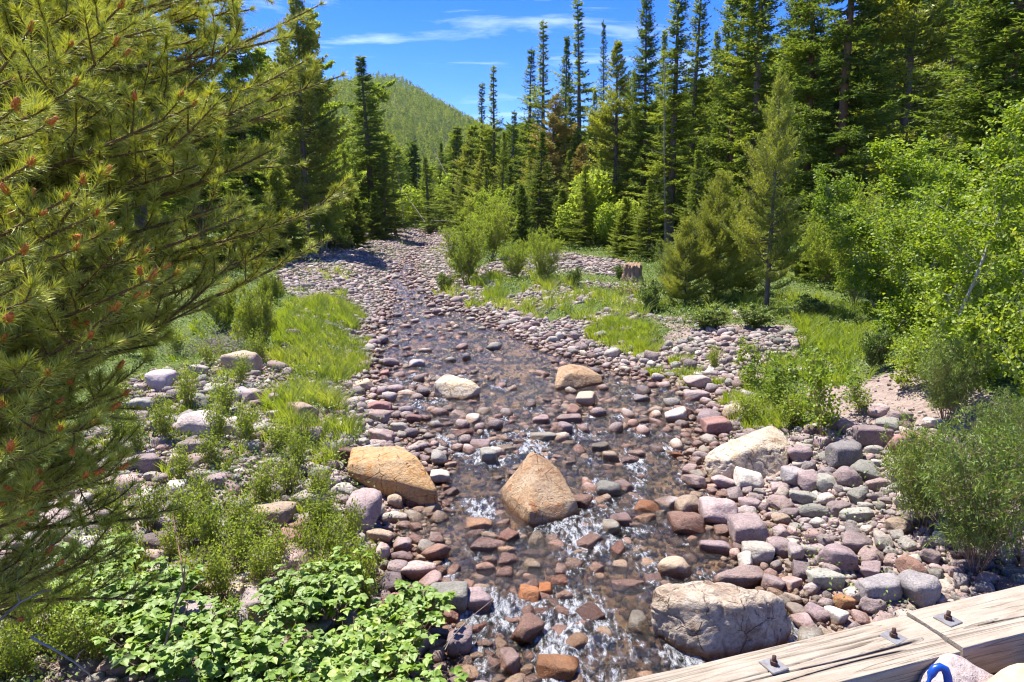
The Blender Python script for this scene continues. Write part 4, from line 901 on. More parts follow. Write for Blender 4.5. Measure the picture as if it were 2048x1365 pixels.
# broadleaf kinds
BL = {}
def broad(key, mat, wood, **kw):
    c, w_ = leafy(**kw); BL[key] = (mesh(key + '_leaves', c[0], c[1], M[mat], c[2]), w_.mesh(key + '_stems', M[wood]), kw['height'], kw['spread'])
broad('farasp1', 'farasp', 'paleb', seed=31, stems=1, height=8, spread=1.5, nleaf=32000, ln=.085, wd=.065, trunk_r=.06, wood_r=.03, crown_lo=.12, twigs=44, sub=4)
broad('farasp2', 'farasp', 'paleb', seed=32, stems=3, height=5, spread=1.6, nleaf=24000, ln=.075, wd=.06, trunk_r=.05, wood_r=.02, crown_lo=.05, twigs=20, sub=3)
broad('asp', 'aspen', 'paleb', seed=33, stems=1, height=4.5, spread=1.15, nleaf=13000, ln=.048, wd=.046, shape='round', trunk_r=.035, wood_r=.012, crown_lo=.05, twigs=60, sub=4, tl=.9)
broad('aspb', 'aspen', 'paleb', seed=34, stems=1, height=3.6, spread=1.0, nleaf=9500, ln=.048, wd=.046, shape='round', trunk_r=.028, wood_r=.010, crown_lo=.03, twigs=46, sub=4, tl=.9)
broad('sap', 'aspen', 'twig', seed=35, stems=4, height=1.1, spread=.6, nleaf=1500, ln=.042, wd=.040, shape='round', wood_r=.008, crown_lo=.1, twigs=10, sub=2, tl=.8)
broad('willow', 'willow', 'twig', seed=36, stems=16, height=2.4, spread=1.5, nleaf=15000, ln=.075, wd=.022, shape='lance', wood_r=.012, crown_lo=.12, twigs=14, sub=2, facing=.3)
broad('willowb', 'farasp', 'twig', seed=37, stems=14, height=2.4, spread=1.4, nleaf=13000, ln=.07, wd=.03, shape='oval', wood_r=.012, crown_lo=.12, twigs=13, sub=2, facing=.4)
broad('willown', 'willow', 'twig', seed=38, stems=26, height=1.35, spread=1.0, nleaf=12000, ln=.062, wd=.014, shape='lance', wood_r=.006, crown_lo=.2, twigs=11, sub=2, facing=.3)
broad('bush', 'bush', 'twig', seed=39, stems=12, height=.5, spread=.42, nleaf=1150, ln=.030, wd=.022, wood_r=.004, crown_lo=.15, twigs=7, sub=2, tl=.9)
broad('bushb', 'bush', 'twig', seed=40, stems=14, height=.38, spread=.46, nleaf=1000, ln=.026, wd=.020, wood_r=.004, crown_lo=.1, twigs=7, sub=2, tl=.9)
broad('midbush', 'cover', 'twig', seed=41, stems=16, height=1.0, spread=1.0, nleaf=5000, ln=.06, wd=.04, wood_r=.008, crown_lo=.08, twigs=9, sub=2)
broad('juniper', 'spruce', 'twig', seed=42, stems=22, height=.8, spread=1.1, nleaf=9000, ln=.06, wd=.020, shape='lance', wood_r=.008, crown_lo=.1, twigs=9, sub=2, facing=.2)
def shrub(px, py, key, hpx, wpx, name, label, cat='shrub', group=None, rz=None, y=None, cn='foliage', wn='stems', tilt=(0, 0)):
    g = gnd(px, py) if y is None else at_y(px, 430, y)
    if y is not None: g[2] = float(H(g[0], g[1])) - .1
    dep = proj(*g)[2]; cr, tk, H0, S0 = BL[key]
    h = hpx / F * dep / H0; s = wpx / F * dep / 2 / (S0 * 1.12)
    return plant(name, cr, tk, None, None, g, label, cat, group, random.uniform(0, 6.28) if rz is None else rz, (s, s, h), cn, wn, tilt)
for a in [
 (640, 90, 66, 'farasp1', 150, 'pale green aspen behind the pine branch tips'), (690, 150, 78, 'farasp1', 120, 'light aspen left of the tall dark spruce'), (672, 230, 62, 'farasp1', 100, 'leafy aspen above the left bank'),
 (870, 335, 95, 'farasp2', 90, 'bright green aspen clump in the gap'), (900, 320, 110, 'farasp1', 90, 'sunlit aspen behind the slim dark spruce'), (1010, 265, 70, 'farasp1', 80, 'yellow-green aspen between the firs'), (835, 350, 100, 'farasp2', 60, 'small bright aspen at the bend of the valley'),
 (985, 330, 50, 'farasp2', 100, 'sunny aspen clump behind the stream willows'), (1700, 330, 31, 'farasp2', 160, 'light aspen thicket under the dark massive spruce'), (1800, 350, 26, 'farasp2', 220, 'aspen thicket behind the right meadow'), (1590, 380, 30, 'farasp2', 130, 'bright aspen clump behind the young pine'),
 (1860, 200, 30, 'farasp1', 200, 'aspen under the upper right gap'), (1420, 200, 44, 'farasp1', 130, 'sunlit aspen deep behind the right wood'), (1560, 120, 48, 'farasp1', 140, 'sunlit aspen high behind the young pine'), (1790, 60, 52, 'farasp1', 170, 'pale aspen on the slope behind the right wood'), (1930, 20, 60, 'farasp1', 170, 'aspen high on the right slope'),
 (520, 250, 40, 'farasp1', 150, 'aspen seen through the near pine needles'), (668, 100, 48, 'farasp1', 120, 'tall pale aspen just left of the dark lone spruce'), (632, 40, 44, 'farasp1', 140, 'airy aspen crown against the sky beside the near pine'), (588, 100, 46, 'farasp1', 130, 'aspen between the pines at the upper left'), (690, 290, 57, 'farasp1', 70, 'slim aspen at the left foot of the dark lone spruce'), (645, 250, 41, 'farasp2', 130, 'low pale aspen clump above the left cobble bank')]:
    px, tip, y, key, wpx, lb = a; b = at_y(px, 430, y); z = float(H(b[0], y)); h = at_y(px, tip, y)[2] - z; cr, tk, H0, S0 = BL[key]; s = wpx / F * y / 2 / (S0 * 1.1)
    plant('aspen_tree', cr, tk, None, None, (b[0], y, z - .1), lb, 'tree', None, random.uniform(0, 6), (s, s, h / H0))
# near aspens on the right
for (px, y, tip, wpx, key, lb, tl) in [(1960, 8.2, 190, 330, 'asp', 'round-leaved young aspen leaning in from the right edge, largest of them', (0, -.04)), (2120, 7.2, 60, 330, 'asp', 'close aspen whose leaves hang over the upper right edge', (0, -.02)), (1790, 15, 330, 190, 'aspb', 'slim aspen left of the thicket at the meadow edge', (0, 0)), (1885, 10.5, 300, 220, 'aspb', 'young aspen at the left of the right-hand thicket', (0, -.05)),
     (1925, 10, 330, 320, 'asp', 'aspen with dark shaded skirt above the gravel slope', (0, 0)), (2040, 8.8, 250, 360, 'aspb', 'aspen against the right edge with dense low leaves', (0, 0)), (1800, 13.5, 420, 170, 'aspb', 'small aspen at the back of the right meadow', (0, 0)), (1900, 13, 260, 320, 'asp', 'aspen behind the right-hand thicket', (0, 0)), (2020, 12, 330, 300, 'aspb', 'hindmost aspen by the right edge', (0, 0)), (1735, 19, 400, 150, 'asp', 'aspen at the far side of the right meadow', (0, 0))]:
    b = at_y(px, 430, y); z = float(H(b[0], y)); h = at_y(px, tip, y)[2] - z; cr, tk, H0, S0 = BL[key]; s = wpx / F * y / 2 / (S0 * 1.1)
    plant('aspen_tree', cr, tk, None, None, (b[0], y, z - .05), lb, 'tree', 'young aspens on the right bank', random.uniform(0, 6), (s, s, h / H0), tilt=tl)
for a in [
 (932, 572, 'willowb', 150, 130, 'willow_bush', 'tall bright willow bush on the right bank of the upper stream'), (985, 520, 'willowb', 130, 120, 'willow_bush', 'willow bush behind the tall bright one'), (1088, 570, 'willowb', 120, 100, 'willow_bush', 'feathery yellow-green willow bush in the middle of the clearing'), (1030, 560, 'willowb', 85, 90, 'willow_bush', 'low willow between the two bright bushes'),
 (960, 470, 'willowb', 80, 110, 'willow_bush', 'small bright willow at the edge of the wood'), (890, 585, 'midbush', 40, 80, 'shrub', 'low bush at the water below the tall bright willow'), (1150, 575, 'midbush', 40, 60, 'shrub', 'dark low shrub right of the feathery willow'),
 (520, 700, 'juniper', 140, 170, 'juniper_bush', 'bright green juniper bush on the left bank'), (450, 660, 'juniper', 90, 130, 'juniper_bush', 'smaller juniper left of the bright green one'), (545, 610, 'juniper', 70, 110, 'juniper_bush', 'dark juniper bush by the upper left cobbles'),
 (1300, 620, 'midbush', 60, 110, 'shrub', 'greyish bush at the edge of the pine group'), (1420, 660, 'midbush', 50, 160, 'shrub', 'low dark shrub under the bushy pines'), (1510, 655, 'midbush', 46, 150, 'shrub', 'low shrub in front of the young lodgepole pine'), (1620, 640, 'midbush', 50, 150, 'shrub', 'low shrub right of the young lodgepole pine trunk'), (1340, 590, 'willow', 110, 110, 'willow_bush', 'twiggy light bush left of the bushy pines'),
 (1690, 570, 'willow', 130, 150, 'willow_bush', 'grey-green willow thicket behind the meadow'), (1770, 590, 'willow', 120, 150, 'willow_bush', 'willow thicket under the right-hand aspens'), (1600, 560, 'midbush', 90, 110, 'shrub', 'shaded shrub between pine and willow thicket'), (1240, 560, 'midbush', 30, 60, 'shrub', 'tiny shrub in front of the old stump'),
 (1705, 610, 'willowb', 250, 190, 'willow_bush', 'fresh green leafy bush behind the right meadow'), (1790, 640, 'willowb', 260, 210, 'willow_bush', 'leafy bush filling the foot of the right thicket'), (1645, 575, 'willowb', 150, 140, 'willow_bush', 'leafy bush right of the young lodgepole pine'), (1860, 690, 'midbush', 190, 200, 'shrub', 'broad-leaved shrub low in the right thicket'), (1750, 740, 'midbush', 90, 120, 'shrub', 'rough brush at the edge of the gravel slope'), (1960, 760, 'midbush', 200, 240, 'shrub', 'dark leafy shrub under the leaning aspen'),
 (455, 1300, 'bush', 110, 130, 'shrub', 'small-leaved shrub poking out of the berry patch, left one'), (585, 1245, 'bushb', 110, 120, 'shrub', 'small-leaved shrub behind the yellow-tipped berry bush'), (735, 1225, 'bush', 90, 110, 'shrub', 'small-leaved shrub between berry patch and shore stones'),
 (750, 475, 'midbush', 50, 70, 'shrub', 'round bush at the bend of the stream'), (690, 500, 'midbush', 40, 70, 'shrub', 'bush on top of the left cobble bank'), (720, 480, 'juniper', 50, 60, 'juniper_bush', 'juniper at the upper end of the left cobble bank'), (860, 470, 'midbush', 30, 50, 'shrub', 'small bright bush in the far stream bed'),
 (1560, 820, 'sap', 110, 160, 'aspen_sapling', 'leafy aspen sapling on the right bank beside the white flat rock'), (1645, 880, 'sap', 190, 170, 'aspen_sapling', 'tallest aspen sapling, rising just behind the cream boulder'), (1510, 790, 'sap', 120, 110, 'aspen_sapling', 'small yellow-green sapling nearest the amber pool'), (1720, 830, 'sap', 90, 120, 'aspen_sapling', 'sapling on the gravel slope'), (1590, 850, 'bush', 70, 150, 'shrub', 'low leafy shrub behind the cream boulder'), (1500, 850, 'bush', 60, 110, 'shrub', 'low green clump above the tan rounded stone'), (1430, 740, 'bush', 50, 70, 'shrub', 'little shrub on the gravel bar'),
 (1800, 780, 'sap', 120, 140, 'aspen_sapling', 'sapling at the foot of the right-hand aspens'), (1890, 850, 'willown', 190, 190, 'willow_bush', 'upright willow shoots on the shaded gravel slope'), (1845, 1060, 'willown', 230, 270, 'willow_bush', 'fine-leaved willow left part above the right cobbles'), (1950, 1150, 'willown', 330, 360, 'willow_bush', 'biggest fine-leaved willow, overhanging the timber curb'), (2060, 1050, 'willown', 260, 260, 'willow_bush', 'fine-leaved willow cut by the right edge'), (2010, 940, 'willown', 160, 200, 'willow_bush', 'willow behind the biggest one'), (1830, 960, 'bush', 60, 100, 'shrub', 'thin green shrub among the right bank rocks'),
]: shrub(*a[:6], a[6] if len(a) > 6 else '')
# left bank: low shrubs between the stones, each on its own
lp = [(360, 960), (430, 925), (470, 980), (410, 1010), (520, 1080), (470, 1060), (560, 1130), (620, 1120), (640, 1060), (690, 1150), (700, 1090), (590, 1190), (640, 1180), (520, 1000), (580, 975), (330, 870), (380, 810), (450, 820), (500, 880), (440, 880), (350, 800), (560, 900), (600, 930), (480, 760), (420, 720), (360, 700), (300, 720), (520, 720), (260, 700), (400, 680), (330, 660),
      (240, 880), (280, 900), (430, 1090), (380, 1060), (300, 1050), (250, 1060), (350, 1110), (430, 1150), (480, 1130), (520, 1160), (280, 1150), (240, 1120), (390, 1190), (450, 1190), (230, 1200), (290, 1235), (350, 1240), (180, 1190), (600, 880), (640, 1000), (240, 800), (220, 1020), (660, 1120), (740, 1160), (720, 1200), (560, 1230), (160, 1260), (100, 1230), (40, 1290), (90, 1300), (140, 1310), (60, 1350), (190, 1320), (20, 1340), (20, 1240), (60, 1210)]
ADJ = ['sprawling', 'twiggy', 'bright', 'pale', 'thin', 'dense', 'ragged', 'low']
refs = [(404, 850, 'the wide pale pink boulder'), (545, 1035, 'the tan peaked boulder'), (345, 1150, 'the cream oblong boulder'), (322, 764, 'the egg-shaped pale boulder'), (410, 1255, 'the long ledge boulder'), (486, 730, 'the cream-pink block'), (503, 798, 'the mauve upright rock'), (354, 975, 'the white-green stone'), (248, 975, 'the mottled pink boulder'), (728, 1028, 'the large mauve stone'), (620, 1005, 'the pale pink slab')]
seen = {}
for i_, (a, b) in enumerate([q for k, q in enumerate(lp) if k % 9 != 2]):
    rf = min(refs, key=lambda q: (q[0] - a) ** 2 + (q[1] - b) ** 2); dx, dy = a - rf[0], b - rf[1]
    pos_ = ('right of' if dx > 0 else 'left of') if abs(dx) > abs(dy) else ('below' if dy > 0 else 'above')
    k_ = random.choice(['bush', 'bushb', 'bush']); d_ = 60 + (b - 650) * 0.10
    lb = f'{ADJ[(i_ * 3) % 8]} small-leaved shrub {pos_} {rf[2]}'; seen[lb] = seen.get(lb, 0) + 1
    if seen[lb] > 1: lb = f'{ADJ[(i_ * 3 + seen[lb] * 2 + 1) % 8]} leafy shrub farther {pos_} {rf[2]}'
    shrub(a, b + 12, k_, d_ * random.uniform(.8, 1.2), d_ * random.uniform(1.1, 1.6), 'shrub', lb, 'shrub', 'low shrubs on the left bank')
# big-leaved berry canes at the bottom left
def berry(px, py, t_, n, label, rad=.32, ht=.5):
    r_ = np.random.default_rng(int(px * 7 + py)); g = at_t(px, py, t_); zg = float(H(g[0], g[1])); st = MB(); PP, AA, TT = [], [], []
    for k in range(n):
        az = r_.uniform(0, 6.283); rr = rad * math.sqrt(r_.random()); b = np.array([math.cos(az) * rr * .45, math.sin(az) * rr * .45, 0.]); e = np.array([math.cos(az) * rr, math.sin(az) * rr, ht * r_.uniform(.65, 1.0) + (g[2] - zg) * 0.0])
        pts = np.array([b, b * .6 + e * .4 + [0, 0, .06], e]); st.tube(pts, [.004, .003, .002], 4, r_.random())
        for q_ in range(5):
            c = pts[1] + (pts[2] - pts[1]) * (q_ + .6) / 4; a2 = r_.uniform(0, 6.283); o_ = np.array([math.cos(a2), math.sin(a2), .3]); pe = c + o_ * .05; st.tube([c, pe], [.0016, .001], 3, .5)
            for (tw, l_) in ((0, 1.15), (1.25, .9), (-1.25, .9)):
                ca, sa = math.cos(tw), math.sin(tw); PP.append(pe); AA.append([o_[0] * ca - o_[1] * sa, o_[0] * sa + o_[1] * ca, -.12]); TT.append(r_.random() * .5 + (.35 if q_ == 3 else 0))
    PP = np.array(PP); AA = np.array(AA); n_ = len(PP); v, f, k = leafquad(PP, unit(r_.normal(size=(n_, 3)) * .36 + [0, 0, 1]), AA, .060, .052, r_, 'serrate')
    plant('berry_bush', mesh('berry_leaves', v, f, M['berry'], np.repeat(np.clip(TT, .02, .98), k)), st.mesh('berry_canes', M['twig']), None, None, (g[0], g[1], zg), label, 'shrub', 'big-leaved berry bushes at the bottom left', 0, (1, 1, 1), 'foliage', 'canes')
for k, (a, b, t_, lb) in enumerate([(620, 1330, 4.1, 'big-leaved berry bush at the bottom, centre of the clump'), (520, 1340, 4.2, 'big-leaved berry bush with yellow tips at the bottom edge'), (700, 1300, 4.4, 'big-leaved berry bush in front of the shore stones'), (600, 1260, 4.9, 'big-leaved berry bush below the white-pink end rock'), (760, 1270, 4.6, 'big-leaved berry bush nearest the water'), (660, 1225, 5.1, 'back row berry bush under the low shrubs'), (430, 1350, 4.2, 'berry bush left of the yellow-tipped one'),
     (790, 1350, 4.1, 'berry bush at the right end of the bottom clump'), (350, 1370, 4.2, 'berry bush beside the pinkish stone at the bottom'), (250, 1340, 4.5, 'dark berry bush in the lower left shade'), (200, 1270, 5.0, 'blue-green leafy bush under the pine at the left'), (560, 1400, 3.8, 'berry bush cut by the bottom edge, left one'), (700, 1390, 3.9, 'berry bush cut by the bottom edge, right one'), (300, 1290, 4.6, 'berry bush below the cream oblong boulder'), (820, 1220, 5.0, 'small berry bush among the shore cobbles')]):
    berry(a, b, t_, 34, lb, .34 if k < 11 else .28, .36)
# ------------------------------------------------------------------ the near pine: long boughs of needles with orange pollen cones
def near_pine():
    r_ = np.random.default_rng(77); wood = MB(); NP_, ND, NT = [], [], []; cones = []
    TX, TY = -3.05, 3.0
    zg = float(H(TX, TY)) - .1; zz = np.linspace(zg, 8.5, 14); wood.tube([[TX + .05 * math.sin(z), TY + .04 * math.cos(z * 1.3), z] for z in zz], np.linspace(.16, .07, 14), 10, .4)
    tips = [(640, 10, 3.2), (575, 75, 3.0), (615, 120, 3.1), (683, 152, 3.3), (515, 200, 2.7), (568, 215, 2.9), (430, 210, 2.5), (385, 212, 2.4), (705, 380, 3.5), (625, 425, 3.2), (545, 300, 2.9), (480, 400, 2.7), (240, 490, 2.1), (150, 500, 1.9), (165, 365, 1.9), (130, 400, 1.8), (30, 215, 1.5), (190, 430, 1.9), (350, 550, 2.3), (300, 560, 2.1), (320, 55, 2.5), (240, 15, 2.3), (230, 90, 2.3),
            (180, 675, 1.9), (45, 505, 1.6), (250, 790, 2.3), (230, 620, 2.1), (310, 1035, 2.7), (170, 955, 2.1), (60, 1030, 1.8), (240, 915, 2.4), (120, 860, 1.9), (95, 750, 1.8), (15, 640, 1.5), (20, 900, 1.7), (650, 480, 3.6), (560, 490, 3.3), (470, 520, 3.0), (420, 600, 2.9), (400, 330, 2.6), (470, 90, 2.9), (500, 20, 3.2), (390, -20, 2.8), (600, 330, 3.4), (300, 300, 2.5), (60, 60, 2.0), (150, 170, 2.1), (120, 1130, 2.3), (40, 1240, 2.4), (200, 1100, 2.6), (60, 330, 1.8), (270, 1200, 3.1), (310, 690, 2.7)]
    for k in range(42):
        a = r_.uniform(-150, 600) ; b = r_.uniform(-120, 1150)
        lim = 610 if b < 540 else (400 - (b - 540) * .45)
        if a < lim: tips.append((a, b, r_.uniform(2.4, 4.2) if a > 60 else r_.uniform(2.0, 3.4)))
    for k in range(20): tips.append((r_.uniform(-100, 320), r_.uniform(-50, 900), r_.uniform(3.0, 4.3)))
    def shoot(p, d, L, r0, lvl, needle0, old):
        n = max(4, int(L / .05)); pts = [p]; d = unit(d)
        for k in range(n):
            u = k / n; d = unit(d + np.array([0, 0, .055 + .12 * u * (lvl > 0)]) + r_.normal(size=3) * .05); pts.append(pts[-1] + d * L / n)
        pts = np.array(pts); wood.tube(pts, np.linspace(r0, max(.0022, r0 * .4), n + 1), 4 if lvl else 5, r_.random())
        m = int(L * (1 - needle0) * 900); u = needle0 + (1 - needle0) * r_.random(m); i = np.minimum((u * n).astype(int), n - 1); fr = (u * n - i)[:, None]
        P = pts[i] * (1 - fr) + pts[i + 1] * fr; Dd = unit(pts[i + 1] - pts[i]); rad = unit(np.cross(Dd, r_.normal(size=(m, 3)))); NP_.append(P); ND.append(unit(Dd * r_.uniform(.55, 1.1, (m, 1)) + rad * .8 + [0, 0, .18]))
        base = .25 + .35 * r_.random(); tn = base + .3 * (u - needle0) / (1 - needle0 + 1e-6) + r_.normal(size=m) * .1; tn = np.clip(tn, .03, .86); bad = r_.random(m) < (.03 + .12 * (u < needle0 + .2)); tn[bad] = r_.uniform(.9, .99, bad.sum()); NT.append(tn)
        # brush of needles at the tip
        m = 46; NP_.append(np.repeat(pts[-1][None], m, 0) - Dd[-1:] * r_.uniform(0, .02, (m, 1)) if len(Dd) else np.repeat(pts[-1][None], m, 0)); ND.append(unit(d * 1.0 + r_.normal(size=(m, 3)) * .42)); NT.append(np.clip(.55 + .3 * r_.random(m), 0, .86))
        return pts, d
    for (a, b, t_) in tips:
        tip = at_t(a, b, t_); L0 = math.hypot(tip[0] - TX, tip[1] - TY); st = np.array([TX, TY, tip[2] - .22 * L0 + r_.normal() * .12 + .06])
        n = 14; u = np.linspace(0, 1, n + 1)[:, None]; mid = (st + tip) / 2 + np.array([0, 0, -.10 * L0]) + r_.normal(size=3) * .07 * L0
        pts = (1 - u) ** 2 * st + 2 * u * (1 - u) * mid + u * u * tip; wood.tube(pts, np.linspace(.008 + .007 * L0, .003, n + 1), 6, r_.random())
        dend = unit(pts[-1] - pts[-2]); cones.append((tip, dend + np.array([0, 0, .5])))
        m = int(L0 * .45 * 650); uu = .55 + .45 * r_.random(m); i = np.minimum((uu * n).astype(int), n - 1); fr = (uu * n - i)[:, None]; P = pts[i] * (1 - fr) + pts[i + 1] * fr; Dd = unit(pts[i + 1] - pts[i]); rad = unit(np.cross(Dd, r_.normal(size=(m, 3)))); NP_.append(P); ND.append(unit(Dd * .8 + rad * .8)); NT.append(np.clip(.3 + .4 * r_.random(m), 0, .86))
        m = 60; NP_.append(np.repeat(tip[None], m, 0)); ND.append(unit(dend + [0, 0, .3] + r_.normal(size=(m, 3)) * .45)); NT.append(np.clip(.5 + .36 * r_.random(m), 0, .86))
        nl = int(5 + L0 * 5)
        for k in range(nl):
            u_ = .28 + .70 * (k + r_.random()) / nl; i = min(int(u_ * n), n - 1); p = pts[i]; db = unit(pts[i + 1] - pts[i]); sd_ = unit(np.cross(db, [0, 0, 1])) * (1 if k % 2 else -1)
            L1 = (.16 + .42 * (1 - u_)) * r_.uniform(.7, 1.25); q_, de = shoot(p, db * .9 + sd_ * .75 + [0, 0, r_.uniform(-.25, .35)], L1, .0042, 1, .25 + .2 * (L1 > .35), 0)
            if r_.random() < .35: cones.append((q_[-1], de))
            for j in range(int(L1 / .11)):
                k2 = r_.integers(1, len(q_) - 1); L2 = L1 * r_.uniform(.3, .55); q2, de2 = shoot(q_[k2], unit(q_[k2] - q_[k2 - 1]) + r_.normal(size=3) * .5, L2, .0028, 2, .12, 0)
                if r_.random() < .12: cones.append((q2[-1], de2))
    P = np.concatenate(NP_); D = np.concatenate(ND); Tn = np.concatenate(NT)
    px, py, dd = proj(P[:, 0], P[:, 1], P[:, 2]); ok = (dd > .9) & (px > -500) & (py > -500) & (py < 1750); P, D, Tn = P[ok], D[ok], Tn[ok]
    v, f, n = needles(P, D, .043, .0028, r_, .26)
    e = bpy.data.objects.new('pine_tree', None); COL.objects.link(e); e.location = (TX, TY, zg); tag(e, 'close lodgepole pine with orange pollen cones whose boughs fill the left of the picture', 'tree')
    off = np.array([TX, TY, zg])
    cr = obj('crown', mesh('near_pine_crown', v - off, f, M['nearpine'], np.repeat(Tn, 3)), e); wood.v = [q_ - off.astype(np.float32) for q_ in wood.v]; obj('trunk', wood.mesh('near_pine_trunk', M['pinetwig']), e)
    # one pollen cone cluster: little scales packed round a short axis
    b = MB(); iv, if_ = ico(2)
    for k in range(34):
        z = (k / 34) ** .9; a = k * 2.4; rr = .0085 * (1 - .55 * z) ; b.add(iv * [.0042, .0042, .0062] + [math.cos(a) * rr, math.sin(a) * rr, z * .034], if_, .5)
    b.add(iv * [.006, .006, .02] + [0, 0, .018], if_, .5)
    cm = b.mesh('pollen_cone', M['cone'])
    vis_ = []
    for (p, d) in cones:
        a, b_, dd = proj(*p)
        if -20 < a < 2048 and -20 < b_ < 1365 and dd > 1: vis_.append((dd, p, d))
    vis_.sort(key=lambda q: q[0]); print('cones', len(vis_), 'needles', n)
    pick = vis_[:100]
    for (dd, p, d) in pick:
        s = random.uniform(.6, .9); obj('pollen_cone', cm, cr, tuple(np.array(p) - off), Vector(tuple(d)).to_track_quat('Z', 'Y').to_euler(), (s, s, s * random.uniform(.9, 1.3)))
near_pine()

# ------------------------------------------------------------------ grass, ground cover, far woods
def grassfield():
    r_ = np.random.default_rng(5); PP, HH, DN, AZ = [], [], [], []
    G = [([(545, 640), (600, 600), (680, 600), (722, 640), (722, 740), (650, 790), (700, 830), (720, 880), (660, 960), (560, 930), (520, 860), (560, 760)], 46000, .24, 0),
         ([(870, 590), (960, 545), (1330, 590), (1320, 640), (1180, 650), (1060, 640), (940, 610)], 16000, .30, .5), ([(1170, 650), (1290, 650), (1320, 690), (1280, 712), (1200, 690)], 9000, .2, 0), ([(1460, 680), (1620, 640), (1780, 640), (1800, 740), (1650, 770), (1500, 740)], 26000, .2, .55),
         ([(700, 520), (760, 490), (890, 480), (900, 500), (800, 530), (700, 560)], 2500, .3, 2), ([(1300, 740), (1400, 700), (1470, 760), (1400, 780)], 5000, .16, .8), ([(1420, 780), (1560, 760), (1620, 860), (1500, 870)], 6500, .2, .4), ([(200, 650), (560, 650), (700, 1000), (680, 1180), (100, 1200)], 16000, .15, 1), ([(1300, 590), (1700, 600), (1800, 640), (1380, 645)], 9000, .22, .8), ([(560, 560), (700, 520), (720, 600), (600, 620)], 2500, .22, 1.2),
         ([(1500, 860), (1900, 840), (2048, 1000), (1700, 1000)], 1300, .16, 1.5), ([(640, 450), (760, 440), (780, 480), (660, 500)], 3000, .35, 0)]
    for (poly, n, h, thr) in G:
        poly = np.array(poly, float); lo, hi = poly.min(0), poly.max(0); corners = [gnd(a, b) for a in (lo[0], hi[0]) for b in (lo[1], hi[1])]; c = np.array(corners)
        x = r_.uniform(c[:, 0].min() - .3, c[:, 0].max() + .3, n * 4); y = r_.uniform(c[:, 1].min() - .2, c[:, 1].max() + .2, n * 4); z = H(x, y); px, py, d = proj(x, y, z)
        ok = ~inpoly(px + 25 * v2(x, y, 3), py + 8 * v2(x, y, 4), [(1330, 655), (1590, 650), (1620, 690), (1480, 765), (1340, 700)]) & inpoly(px + 18 * v2(x, y, 2), py + 12 * v2(x + 9, y, 2), poly) & (v2(x, y, 1.6) + .5 * v2(x + 31, y, 5) > -.35 + thr * .55) & (~((x > L_(y) - .02) & (x < R_(y) + .02))); k = np.nonzero(ok)[0][:n]
        nt_ = max(8, len(k) // 42); ce = k[r_.integers(0, len(k), nt_)]; w_ = r_.integers(0, nt_, len(k)); th_ = r_.uniform(.4, 1.75, nt_); rad_ = (.03 + .05 * r_.random(nt_)) * (1 + y[ce] / 14); a_ = r_.uniform(0, 6.283, len(k)); q_ = r_.random(len(k)) ** .7
        loose = r_.random(len(k)) < .25; cx_ = np.where(loose, x[k], x[ce[w_]] + np.cos(a_) * q_ * rad_[w_]); cy_ = np.where(loose, y[k], y[ce[w_]] + np.sin(a_) * q_ * rad_[w_])
        PP.append(np.stack([cx_, cy_, H(cx_, cy_) - .01], 1)); HH.append(h * np.where(loose, .5, th_[w_]) * r_.uniform(.55, 1.15, len(k))); DN.append(v2(cx_, cy_, .8) + .5 * (r_.random(nt_)[w_] - .5)); AZ.append(a_ + r_.normal(size=len(k)) * .5)
    P = np.concatenate(PP); h = np.concatenate(HH)[:, None]; n = len(P); tn = np.concatenate(DN); az = np.concatenate(AZ); le = r_.uniform(.15, .8, n)[:, None]; o = np.stack([np.cos(az), np.sin(az), 0 * az], 1); s = np.stack([-np.sin(az + 1), np.cos(az + 1), 0 * az], 1) * .0045
    s *= (1 + P[:, 1:2] / 22)
    mid = P + o * h * le * .35 + [0, 0, 1] * h * .6; tip = P + o * h * le * 1.1 + [0, 0, 1] * h * .97
    v = np.stack([P - s, P + s, mid + s * .8, mid - s * .8, tip], 1).reshape(-1, 3); b = (np.arange(n) * 5)[:, None, None]; f = (b + np.array([[0, 1, 2], [0, 2, 3], [3, 2, 4]])[None]).reshape(-1, 3)
    tag(obj('grass', mesh('grass', v, f, M['grass'], np.repeat(np.clip(.4 + .35 * tn + r_.normal(size=n) * .24, .02, .99), 5))), 'bright green grass along the left bank and in the right meadow', 'grass', None, 'stuff'); print('grass', n)
grassfield()
